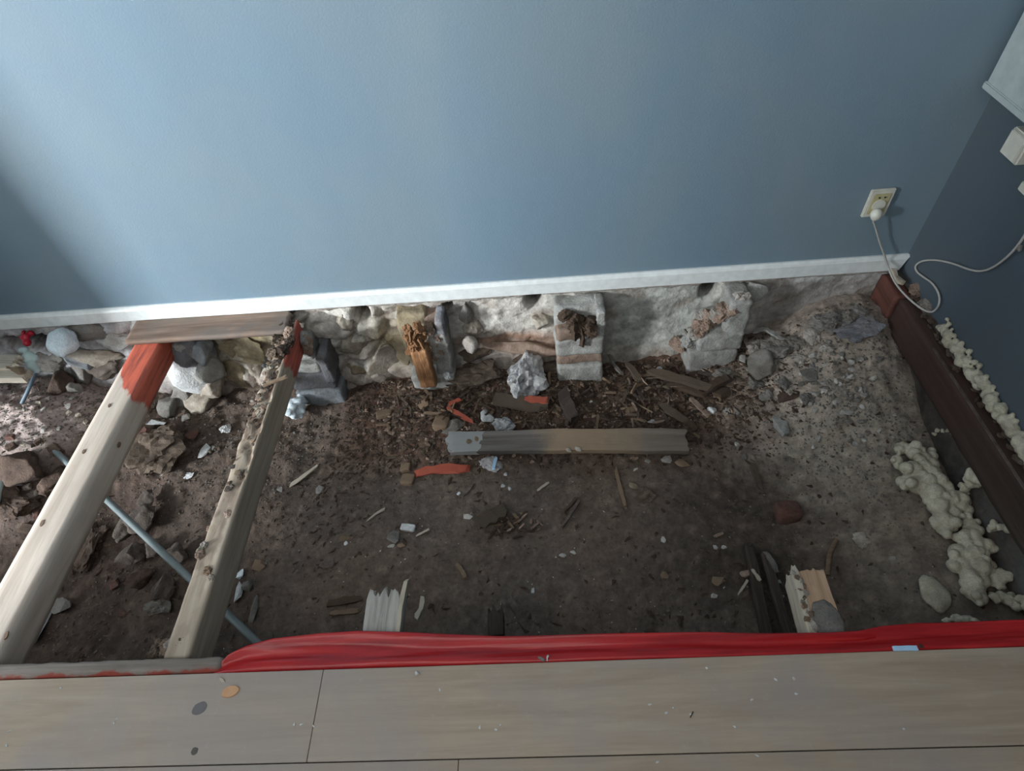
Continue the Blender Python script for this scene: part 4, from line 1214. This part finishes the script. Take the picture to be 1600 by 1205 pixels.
# ------------------------------------------------------------------ long board on the ground
def lb_paint(nt, col, o):
    s = nt.nodes.new('ShaderNodeSeparateXYZ'); nt.links.new(o, s.inputs[0])
    n = noise_node(nt, 9, 4, o)
    e_ = math_node(nt, 'ADD', s.outputs['X'], math_node(nt, 'MULTIPLY', n.outputs[0], .22))
    tan = ramp(nt, e_, [(.0, (0, 0, 0)), (.08, (1, 1, 1)), (.30, (1, 1, 1)), (.46, (.25, .25, .25))])
    c = mix(nt, tan, col, (.24, .175, .115))
    pale = ramp(nt, e_, [(.0, (1, 1, 1)), (.03, (0, 0, 0))])
    n3 = noise_node(nt, 14, 3, o)
    w_ = ramp(nt, math_node(nt, 'ADD', s.outputs['X'], math_node(nt, 'MULTIPLY', n3.outputs[0], .12)), [(.0, (0, 0, 0)), (1, (1, 1, 1))])
    m_ = math_node(nt, 'LESS_THAN', math_node(nt, 'ADD', s.outputs['X'], math_node(nt, 'MULTIPLY', n3.outputs[0], .14)), -.235)
    return mix(nt, m_, c, (.27, .275, .27))


M['longboard'] = wood_mat('weathered_board', (.07, .062, .055), (.125, .112, .10), (.18, .16, .145), 'X', .8, .85, vary=0, paint=lb_paint)
A = P(688, 694, -.375); Bq = P(1072, 690, -.375)
bm = grid_box((Bq - A).length, .092, .03, .01, .002, 3, 12, .003)
LL = (Bq - A).length
for v in bm.verts:
    t = v.co.x / LL + .5
    v.co.z += .012 * math.sin(t * 3.1) + .006 * nz(t * 4, v.co.y * 9, 3)
    v.co.y *= 1 + .10 * nz(t * 3, 1, 8)
    if t > .95: v.co.x += (t - .95) * .5 * nz(v.co.y * 40, 2)
    if t < .06: v.co.x += (.06 - t) * .5 * (1 + 2 * nz(v.co.y * 40, 6))
o = link('weathered_board', to_mesh(bm, 'weathered_board'), M['longboard']); o.location = (A + Bq) / 2
d = Bq - A; o.rotation_euler = (0.10, 0, math.atan2(d.y, d.x))
tag(o, 'long weathered grey and tan board lying flat on the soil', 'board')
for k, (px, py) in enumerate(((745, 686), (733, 690), (903, 702), (888, 703), (668, 700), (683, 705))):
    lump('chip', P(px, py, -.352 if k < 4 else -.38), (.03, .022, .012), M['tanwood' if k < 2 else ('cream_stone' if k < 4 else 'rotwood')], k, HULLS,
         label=('tan chip resting on the left part of the long board', 'small tan chip resting at the pale end of the long board', 'crumb on the middle of the long board, right one', 'crumb on the middle of the long board, left one',
                'brown chip at the left end of the long board', 'lower brown chip at the left end of the long board')[k], cat='chip')

# red painted pieces
gst = [  # x1,y1,x2,y2,width,mat,thick,lift,label,cat
    (650, 742, 731, 735, 22, 'paintedwood', .012, .006, 'flat red painted splinter below the left end of the long board', 'splinter'),
    (455, 760, 494, 731, 8, 'palewood', .006, .006, 'long pale sliver on the soil right of the worn joist', 'splinter'),
    (574, 816, 602, 797, 6, 'palewood', .005, .005, 'thin pale sliver in the open soil left of the white chip', 'splinter'),
    (650, 839, 671, 828, 4, 'palewood', .004, .005, 'hair thin pale sliver right of the white chip', 'splinter'),
    (724, 775, 738, 758, 8, 'stonebrick', .006, .005, 'grey sliver below the red painted splinter', 'splinter'),
    (840, 768, 858, 755, 4, 'palewood', .004, .005, 'thin pale sliver below the middle of the long board', 'splinter'),
    (714, 884, 727, 905, 9, 'tanwood', .010, .006, 'short orange tan stub lying in the open front soil', 'wood chip'),
    (962, 735, 978, 797, 7, 'tanwood', .007, .006, 'thin tan stick lying below the long board pointing to the viewer', 'stick'),
    (878, 826, 906, 783, 6, 'stonebrick', .012, .008, 'grey brown stick lying right of the bark slab', 'stick'),
    (884, 800, 900, 780, 5, 'rotwood', .010, .006, 'short dark stick next to the grey brown stick', 'stick'),
    (1174, 730, 1188, 768, 9, 'oldwood', .012, .01, 'short dull tan stick on the dark soil right of the long board end', 'stick'),
    (746, 824, 792, 801, 26, 'oldwood', .020, .022, 'brown bark slab lying in the middle of the open soil', 'bark'),
    (515, 945, 564, 938, 13, 'rotwood', .014, .008, 'reddish brown board piece near the splintered grey board end, upper layer', 'board'),
    (518, 960, 562, 956, 7, 'tanwood', .010, .006, 'thin tan strip under the reddish brown board piece', 'board'),
    (776, 634, 858, 640, 25, 'oldwood', .03, .035, 'brown wood block in front of the crumbly white ball', 'wood block'),
    (704, 640, 722, 632, 9, 'paintedwood', .008, .03, 'small red painted sliver in the heap, upper one', 'splinter'),
    (702, 645, 741, 667, 9, 'paintedwood', .010, .03, 'red painted splinter in the heap left of the bluish white stone', 'splinter'),
    (1012, 592, 1100, 616, 15, 'oldwood', .02, .04, 'long thick tan splinter on top of the splinter pile', 'splinter'),
    (1036, 608, 1098, 626, 13, 'rotwood', .02, .025, 'brown splinter below the long thick tan one', 'splinter'),
    (1034, 638, 1070, 662, 16, 'oldwood', .016, .02, 'broad tan splinter pointing at the right end of the long board', 'splinter'),
    (1062, 660, 1084, 678, 15, 'rotwood', .016, .015, 'dark red brown piece at the right end of the long board', 'wood chip'),
    (1077, 627, 1106, 655, 9, 'pinkmortar', .012, .02, 'pinkish brown splinter left of the round white stone', 'splinter'),
    (950, 564, 968, 592, 7, 'grey_stone', .01, .04, 'grey splinter leaning right beside the white mortared pier', 'splinter'),
    (978, 578, 1000, 606, 9, 'oldwood', .012, .04, 'tan splinter leaning in the middle of the splinter pile', 'splinter'),
    (1100, 622, 1136, 600, 17, 'rotwood', .02, .03, 'brown wood piece below the plastered pier', 'wood chip'),
    (880, 622, 898, 668, 24, 'darkwood', .05, .03, 'dark timber chunk standing above the long board centre', 'timber'),
    (1170, 900, 1183, 918, 6, 'palewood', .006, .05, 'short pale sliver lying on the left dark batten', 'splinter'),
    (1152, 932, 1166, 910, 4, 'palewood', .004, .02, 'thin pale sliver left of the dark battens', 'splinter'),
    (1155, 905, 1172, 900, 10, 'pinkmortar', .008, .03, 'pinkish chip touching the left dark batten', 'wood chip'),
    (1115, 840, 1130, 834, 5, 'pinkmortar', .005, .005, 'small pink sliver on the dark soil above the pair of battens', 'splinter'),
    (1052, 780, 1062, 788, 4, 'darkwood', .004, .004, 'small dark sliver on the dark soil right of the pinkish clod', 'splinter'),
    (832, 622, 812, 590, 5, 'darkwood', .006, .03, 'dark twig leaning against the crumbly white ball', 'twig'),
]
for i, (x1, y1, x2, y2, w_, m, th, lf, lab, cat) in enumerate(gst):
    nm = cat.replace(' ', '_')
    gstick(nm, x1, y1, x2, y2, w_, M[m], i, th, lf, lab, cat)
# red paint on the block: a painted face slab as its own part
blk = [o for o in C.objects if o.get('label', '').startswith('brown wood block in front')][0]
pf = link('painted_face', with_mat(SPL[3], M['paintedwood']), parent=blk)
pf.location = (.24, .05, .46); pf.scale = (.46, .62, .25)

# crumbly rotted patch next to the bark slab
r = random.Random(31)
e = empty('rotten_wood_patch', G(808, 820), label='crumbled reddish rotten wood patch right of the bark slab', cat='rotten wood')
for k in range(44):
    a_ = r.uniform(0, 6.28); q = math.sqrt(r.random()); px = 808 + 40 * q * math.cos(a_); py = 822 + 18 * q * math.sin(a_)
    c = G(px, py); A = c + Vector((r.uniform(-.02, .02), r.uniform(-.012, .012), .006 + .012 * (1 - q))); 
    stick('fragment', A, A + Vector((r.uniform(-.035, .035), r.uniform(-.03, .03), r.uniform(-.004, .006))), r.uniform(.006, .012), .006,
          M[r.choice(['rotwood', 'pinkmortar', 'tanwood', 'rotwood', 'clod'])], k, parent=e)

# ------------------------------------------------------------------ polyurethane foam on the right
def foam(px_list, label, seed, voxel=.0035, up=.02, squash=.8, name='foam_lump'):
    r = random.Random(seed); balls = []
    for px, py, rad in px_list:
        c = G(px, py, up)
        if c.x > 1.315: c = PX(px, py, 1.315)
        sc = (c - CAM).length / F
        R_ = rad * sc
        balls.append((c + Vector((0, 0, R_ * .45)), R_ * .8, 1.0))
        for k in range(4):
            a_ = r.uniform(0, 6.28)
            balls.append((c + Vector((math.cos(a_) * R_ * .8, math.sin(a_) * R_ * .8, R_ * r.uniform(.1, .95))), R_ * r.uniform(.3, .6), 1.0))
    return blob(name, balls, M['foam'], voxel, rough=.003, seed=seed, label=label, cat='foam')


foam([(1404, 706, 9), (1399, 722, 9), (1412, 700, 7), (1425, 712, 12), (1440, 720, 12), (1452, 716, 10), (1424, 740, 16), (1432, 762, 16), (1420, 757, 12), (1450, 745, 16), (1452, 775, 18),
      (1470, 765, 14), (1462, 795, 16), (1480, 785, 16), (1494, 792, 13), (1470, 815, 14), (1485, 805, 12), (1474, 830, 11), (1462, 823, 8)], 'largest lumpy cream foam mass on the soil near the right beam', 1)
foam([(1495, 793, 8), (1500, 775, 7), (1506, 765, 7), (1514, 758, 8), (1522, 750, 10), (1530, 754, 7)], 'curled foam tongue rising from the largest foam mass to the beam', 2, .004)
foam([(1510, 822, 11), (1513, 840, 13), (1520, 855, 13), (1505, 850, 12), (1492, 866, 13), (1515, 870, 15), (1530, 860, 10), (1541, 853, 9), (1498, 885, 13), (1525, 890, 16), (1538, 885, 10), (1512, 905, 14),
      (1530, 910, 12), (1520, 925, 13), (1528, 938, 10), (1515, 930, 9)], 'second cauliflower shaped cream foam mass nearer the red sheet', 3)
foam([(1552, 905, 9), (1562, 898, 8), (1558, 915, 7), (1568, 903, 6)], 'small foam knob right of the second foam mass', 4, .004)
foam([(1546, 828, 5), (1553, 824, 6), (1562, 825, 6), (1572, 828, 7), (1582, 832, 6), (1590, 840, 5)], 'thin curved foam worm right above the second foam mass', 5, .004)
foam([(1552, 935, 6), (1562, 932, 7), (1572, 936, 7), (1582, 944, 8), (1592, 946, 8), (1602, 942, 8)], 'foam worm reaching the right picture edge near the red sheet', 6, .004)
foam([(1460, 680, 3), (1464, 674, 3), (1472, 673, 3), (1480, 674, 3), (1487, 678, 3)], 'thin foam hook beside the right beam above the largest mass', 7, .003)
c = G(1460, 928, .02)
o = lump('foam_disc', c, (.075, .105, .035), M['foam'], 4, COB, (0.1, 0, .1), label='flat oval cream foam disc left of the second foam mass', cat='foam')
foam([(1478, 972, 5), (1492, 969, 6), (1508, 969, 6), (1522, 972, 5)], 'flat foam strip behind the red sheet at lower right', 8, .004, .12)

# grey concrete apron between foam and beam
M['concrete'] = stone_mat('grey_concrete', (.15, .155, .16), (.20, .205, .21), (.24, .24, .24), 9, vary=0)
p1, p2, p3, p4 = G(1465, 690), G(1530, 800), G(1570, 780), G(1490, 680)

# ------------------------------------------------------------------ loose heap of splinters: countable pieces
r = random.Random(101)


def dens(px, py):
    a_ = math.exp(-((px - 1010) / 95) ** 2 - ((py - 618) / 40) ** 2) + .8 * math.exp(-((px - 700) / 80) ** 2 - ((py - 640) / 32) ** 2) + .45 * math.exp(-((px - 880) / 220) ** 2 - ((py - 635) / 32) ** 2)
    return a_


cnt = 0
while cnt < 250:
    px, py = r.uniform(550, 1190), r.uniform(560, 705)
    if r.random() > dens(px, py): continue
    if 690 < px < 1070 and py > 668: continue
    if 790 < px < 855 and py < 632: continue
    p = G(px, py)
    if p.y > 1.66: continue
    L_ = r.uniform(.014, .06) * (1 if r.random() > .15 else 1.5); a_ = r.uniform(0, 3.14); zt = r.uniform(.004, .045) * dens(px, py)
    zn = ('left of the painted wood block' if px < 770 else 'between the crumbly ball and the long board' if px < 870 else 'below the white mortared pier' if px < 960 else 'in the middle of the splinter pile' if px < 1060 else 'below the plastered pier') 
    zn += ', upper side' if py < 625 else ', side towards the board'
    dv = Vector((math.cos(a_), math.sin(a_), r.uniform(-.35, .35))) * L_ / 2
    c = p + Vector((0, 0, .005 + zt))
    mk = r.choices(['rotwood', 'tanwood', 'darkwood', 'pinkmortar', 'clod'], [5, 1.6, 1.6, .8, 1])[0]; m = M[mk]
    lbl = ('long ' if L_ > .045 else 'short ' if L_ < .025 else '') + {'rotwood': 'brown', 'tanwood': 'tan', 'darkwood': 'blackish', 'pinkmortar': 'pinkish', 'clod': 'earthy brown'}[mk] + ' splinter ' + zn
    o = stick('splinter', c - dv, c + dv, r.uniform(.005, .016), r.uniform(.004, .012), m, r.randrange(18), r.uniform(-1, 1),
              label=lbl, cat='splinter', group='rotten wood splinters heaped along the wall foot')
    cnt += 1
# gravel
for k in range(150):
    px = r.gauss(1302, 26); py = 600 + r.gauss(0, 30) + (px - 1302) * .4
    if k > 110: px = r.uniform(1150, 1400); py = r.uniform(560, 720)
    c = G(px, py); s_ = r.uniform(.010, .030); pale = r.random() > .45
    zn = ('far' if c.y > 1.42 else 'near' if c.y < 1.22 else 'middle') + ' part of the patch, ' + ('left side' if c.x < 1.0 else 'right side' if c.x > 1.12 else 'centre')
    lump('gravel_stone', c + Vector((0, 0, s_ * .25)), (s_, s_ * r.uniform(.6, 1), s_ * .65), M['pebble' if pale else 'grey_stone'], k, ROCK if s_ > .02 else HULLS,
         label=('larger ' if s_ > .02 else 'small ') + ('pale' if pale else 'grey') + ' gravel stone, ' + zn, cat='stone', group='light gravel patch in front of the back right corner')
# stones around the rubble at far left
for k in range(60):
    px = r.uniform(0, 250); py = r.uniform(590, 700)
    c = G(px, py)
    if c.y > 1.62 or (-1.59 < c.x < -1.45): continue
    s_ = r.uniform(.014, .034)
    lump('rubble_stone', c + Vector((0, 0, s_ * .2)), (s_, s_, s_ * .7), M[r.choice(['grey_stone', 'cream_stone', 'stonebrick', 'brick', 'pebble'])], k, HULLS,
         label='small rubble stone left of the smooth joist, %s, %s' % ('at the picture edge' if px < 80 else 'next to the joist' if px > 160 else 'midway', 'far side' if py < 640 else 'near side'), cat='stone', group='rubble stones left of the smooth joist')
for k, (px, py, s_) in enumerate(((1180, 548, .075), (1205, 562, .06), (1240, 540, .08), (1270, 530, .07), (1225, 600, .06), (1180, 600, .06), (1290, 545, .06), (1320, 500, .07), (1340, 490, .06), (1250, 560, .05), (1195, 620, .05), (1260, 625, .05))):
    c = G(px, py)
    lump('mortar_clod', c + Vector((0, 0, s_ * .1)), (s_, s_ * .9, s_ * .6), M['grey_stone'] if k % 3 else M['plaster'], k, CRUMB,
         label='%s crumbly mortar clod in the %s part of the back right rubble mound' % (['grey', 'greyish', 'large grey', 'pale'][k % 4], ['left', 'upper left', 'middle', 'upper middle', 'lower middle', 'lower left', 'upper right', 'far right', 'farthest right', 'central', 'lowest left', 'lowest middle'][k]),
         cat='clod', group='mortar clods in the back right rubble mound')
for k in range(50):
    px = r.uniform(240, 350); py = r.uniform(640, 720)
    c = G(px, py); s_ = r.uniform(.010, .024)
    lump('rubble_stone', c + Vector((0, 0, s_ * .2)), (s_, s_, s_ * .7), M[r.choice(['grey_stone', 'stonebrick', 'brick', 'stonebrick'])], k, HULLS,
         label='small rubble stone between the joists, %s, %s' % ('beside the smooth joist' if px < 275 else 'beside the worn joist' if px > 312 else 'midway', 'far side' if py < 680 else 'near side'), cat='stone', group='rubble stones between the two joists')
# broken bricks in the dark hollow at left
for k in range(26):
    px = r.uniform(0, 170); py = r.uniform(680, 860)
    c = G(px, py); s_ = r.uniform(.025, .055)
    if -1.6 < c.x < -1.44: continue
    lump('brick_fragment', c + Vector((0, 0, s_ * .2)), (s_, s_ * .7, s_ * .6), M[r.choice(['brick', 'brick', 'stonebrick', 'redbrick'])], k, BLK,
         label='dark brown broken brick in the left hollow, %s, %s' % ('at the picture edge' if px < 80 else 'next to the joist', 'far side' if py < 770 else 'near side'), cat='brick', group='broken bricks in the hollow left of the smooth joist')


# ------------------------------------------------------------------ soil crumbs nobody could count
def crumbs(name, n, sampler, smin, smax, m, seed, label, cat, flat=.6, long=1.0):
    rng = random.Random(seed); V = []; Fc = []
    base = []
    for k in range(8):
        bm = bmesh.new()
        for i in range(8):
            v = Vector((rng.gauss(0, 1), rng.gauss(0, 1), rng.gauss(0, 1))).normalized() * rng.uniform(.35, .55); bm.verts.new(v)
        res = bmesh.ops.convex_hull(bm, input=bm.verts)
        bmesh.ops.triangulate(bm, faces=bm.faces[:])
        bm.verts.index_update()
        base.append(([v.co.copy() for v in bm.verts], [[v.index for v in f.verts] for f in bm.faces])); bm.free()
    got = 0; guard = 0
    while got < n and guard < n * 40:
        guard += 1
        x, y_ = rng.uniform(-2.5, 1.33), rng.uniform(.3, 1.7)
        if rng.random() > sampler(x, y_): continue
        got += 1
        s_ = smin + (smax - smin) * rng.random() ** 2.2
        bv, bf = base[rng.randrange(8)]; R_ = Matrix.Rotation(rng.uniform(0, 6.28), 3, 'Z')
        lg = rng.uniform(1, long); c = Vector((x, y_, H(x, y_) + s_ * .12)); o0 = len(V)
        for v in bv:
            q = R_ @ Vector((v.x * s_ * lg, v.y * s_, v.z * s_ * flat)); V.append(q + c)
        for f in bf: Fc.append([i + o0 for i in f])
    me = bpy.data.meshes.new(name); me.from_pydata(V, [], Fc)
    return tag(link(name, me, m), label, cat, kind='stuff')


crumbs('soil_crumbs', 9000, lambda x, y_: (.18 + .8 * sm(1.15, 1.5, y_) * sm(-1, -.6, x)) * sm(1.05, .85, x) + .6 * sm(-.85, -1.1, x) + .1 * sm(.6, .4, y_), .004, .016, M['clod'], 1,
       'loose brown soil crumbs scattered over the whole pit floor', 'soil')
crumbs('wood_crumbs', 8000, lambda x, y_: .03 + 1.0 * sm(1.18, 1.45, y_) * sm(-1.0, -.7, x) * sm(1.0, .8, x) + .25 * gau(x, y_, -.85, 1.2, .15, .25) + .12 * gau(x, y_, .5, .6, .3, .2), .004, .02, M['rotwood'], 2,
       'fine rotten wood crumbs and shavings thickest along the wall foot', 'wood crumbs', .5, 3)
crumbs('mortar_crumbs', 9000, lambda x, y_: .012 + .9 * gau(x, y_, 1.08, 1.35, .24, .34) + .3 * gau(x, y_, -1.25, 1.35, .3, .2) + .35 * sm(-1.75, -1.95, x) * sm(1., 1.2, y_) + .10 * sm(.9, 1.0, x) + .08 * sm(1.2, 1.5, y_), .004, .015, M['grey_stone'], 3,
       'loose grey mortar crumbs, densest in the back right corner', 'mortar crumbs')
crumbs('wood_chips', 1500, lambda x, y_: 1.0 * sm(1.22, 1.45, y_) * sm(-.85, -.6, x) * sm(.95, .75, x), .010, .030, M['oldwood'], 12,
       'loose mid brown wood chips in the heap along the wall foot', 'wood chips', .35, 2.6)
crumbs('bark_chips', 900, lambda x, y_: 1.0 * sm(1.22, 1.45, y_) * sm(-.85, -.6, x) * sm(.95, .75, x), .010, .028, M['pinkmortar'], 14,
       'reddish crumbs of rotten wood in the heap along the wall foot', 'wood chips', .4, 1.6)
crumbs('pale_specks', 900, lambda x, y_: .3 + .6 * gau(x, y_, -.5, .6, .7, .3) + .5 * sm(1.2, 1.5, y_), .002, .008, M['pebble'], 4,
       'tiny pale plaster specks sprinkled over the soil', 'plaster specks', .6, 2.2)
crumbs('wood_shavings', 900, lambda x, y_: .3 + .5 * gau(x, y_, .5, .6, .3, .25), .003, .009, M['tanwood'], 5,
       'tiny tan wood shavings sprinkled over the soil', 'wood shavings', .4, 4)

# ------------------------------------------------------------------ socket, plug, cable
q = [PY(1343, 337, YB), PY(1361.5, 294, YB), PY(1399, 292, YB), PY(1380, 335, YB)]
x0, x1, zz0, zz1 = 1.111, 1.190, .240, .344
so = empty('wall_socket', ((x0 + x1) / 2, YB, zz0), label='cream wall socket with a plug in it on the back wall', cat='socket')
box('faceplate', (x0, YB - .012, zz0), (x1, YB - .0005, zz1), M['socket_white'], so, .003)
box('insert', (x0 + .012, YB - .015, zz0 + .014), (x1 - .012, YB - .012, zz1 - .014), M['socket_yellow'], so, .002)
bm = bmesh.new(); bmesh.ops.create_cone(bm, cap_ends=True, segments=28, radius1=.021, radius2=.021, depth=.003, matrix=Matrix.Rotation(math.pi / 2, 4, 'X'))
o = link('socket_rim', to_mesh(bm, 'rim'), M['socket_white'], so); o.location = Vector((1.150, YB - .016, .288)) - so.location
for dx in (-.009, .009):
    bm = bmesh.new(); bmesh.ops.create_cone(bm, cap_ends=True, segments=12, radius1=.0028, radius2=.0028, depth=.002, matrix=Matrix.Rotation(math.pi / 2, 4, 'X'))
    o = link('pin_hole', to_mesh(bm, 'hole'), M['black'], so); o.location = Vector((1.150 + dx, YB - .0175, .318)) - so.location
pg = empty('plug', (1.145, YB - .035, .258), label='white plug pushed into the lower half of the wall socket', cat='plug')
bm = bmesh.new()
for i, (z, rr) in enumerate(((0, .0165), (.012, .018), (.026, .017), (.034, .011))):
    pass
bmesh.ops.create_uvsphere(bm, u_segments=24, v_segments=14, radius=1)
for v in bm.verts:
    v.co = Vector((v.co.x * .019, v.co.y * .019, v.co.z * .022))
    if v.co.z < 0: v.co.x *= 1 + v.co.z * 12; v.co.y *= 1 + v.co.z * 8
o = link('plug_body', to_mesh(bm, 'plug_body', True), M['socket_white'], pg); o.location = Vector((1.145, YB - .032, .262)) - pg.location
pts = [Vector((1.143, YB - .034, .240))]
pts += [PY(1369, 358, YB - .03), PY(1374, 378, YB - .026), PY(1381, 396, YB - .028), PY(1387, 416, YB - .03)]
pts += [P(1394, 434, .012), P(1404, 450, .012), P(1420, 467, .012), P(1436, 480, .012), P(1450, 488, .012), P(1460, 487, .014)]
pts += [PX(1468, 476, 1.335), PX(1468, 460, 1.340), PX(1458, 443, 1.341), PX(1443, 433, 1.341), PX(1431, 424, 1.341), PX(1430, 414, 1.341), PX(1442, 407, 1.341), PX(1462, 406, 1.341), PX(1488, 411, 1.340),
        PX(1512, 421, 1.340), PX(1533, 425, 1.340), PX(1553, 418, 1.340), PX(1576, 400, 1.338), PX(1592, 382, 1.336), PX(1606, 360, 1.336), PX(1640, 300, 1.336)]
tube('cable', pts, .0034, M['cable'], label='pale cable looping from the plug down to the floor and up the right wall', cat='cable')

# white panel edge and surface box on the right wall
pb = PX(1556, 132, XR - .03)
cab = empty('wall_panel_unit', (XR - .03, pb.y - .3, pb.z), label='pale white unit hung on the right wall at the picture edge', cat='wall unit')
box('body', (XR - .06, pb.y - .55, pb.z + .004), (XR - .001, pb.y, pb.z + .6), M['cabinet'], cab, .004)
box('rim', (XR - .065, pb.y - .555, pb.z - .008), (XR - .001, pb.y + .004, pb.z + .012), M['cabinet'], cab, .003)
a_ = PX(1566, 229, XR - .045); b_ = PX(1589, 264, XR - .045)

sb = empty('junction_box', (XR - .02, a_.y, b_.z), label='cream surface box on the right wall at the picture edge', cat='junction box')
box('housing', (XR - .045, a_.y - .075, b_.z), (XR - .001, a_.y + .0, b_.z + .075), M['socket_white'], sb, .004)
box('cover', (XR - .05, a_.y - .07, b_.z + .005), (XR - .045, a_.y - .005, b_.z + .070), M['socket_white'], sb, .002)
c = PX(1596, 214, XR - .02)
sw = empty('cable_clip', (XR - .02, c.y, c.z), label='tan bracket above the cream surface box on the right wall', cat='bracket')
box('plate', (XR - .035, c.y - .06, c.z - .02), (XR - .001, c.y + .012, c.z + .022), M['tanwood'], sw, .005)
c = PX(1600, 290, XR - .02)
o = box('cable_gland', (XR - .03, c.y - .04, c.z - .014), (XR - .001, c.y + .006, c.z + .014), M['socket_white'], None, .004)
tag(o, 'small cream clip below the surface box on the right wall', 'clip')
c = PX(1594, 388, XR - .01)
o = lump('wall_dowel', c, (.012, .018, .014), M['grey_stone'], 3, CRUMB, label='chipped grey plaster spot where the cable leaves the right wall', cat='plaster chip')
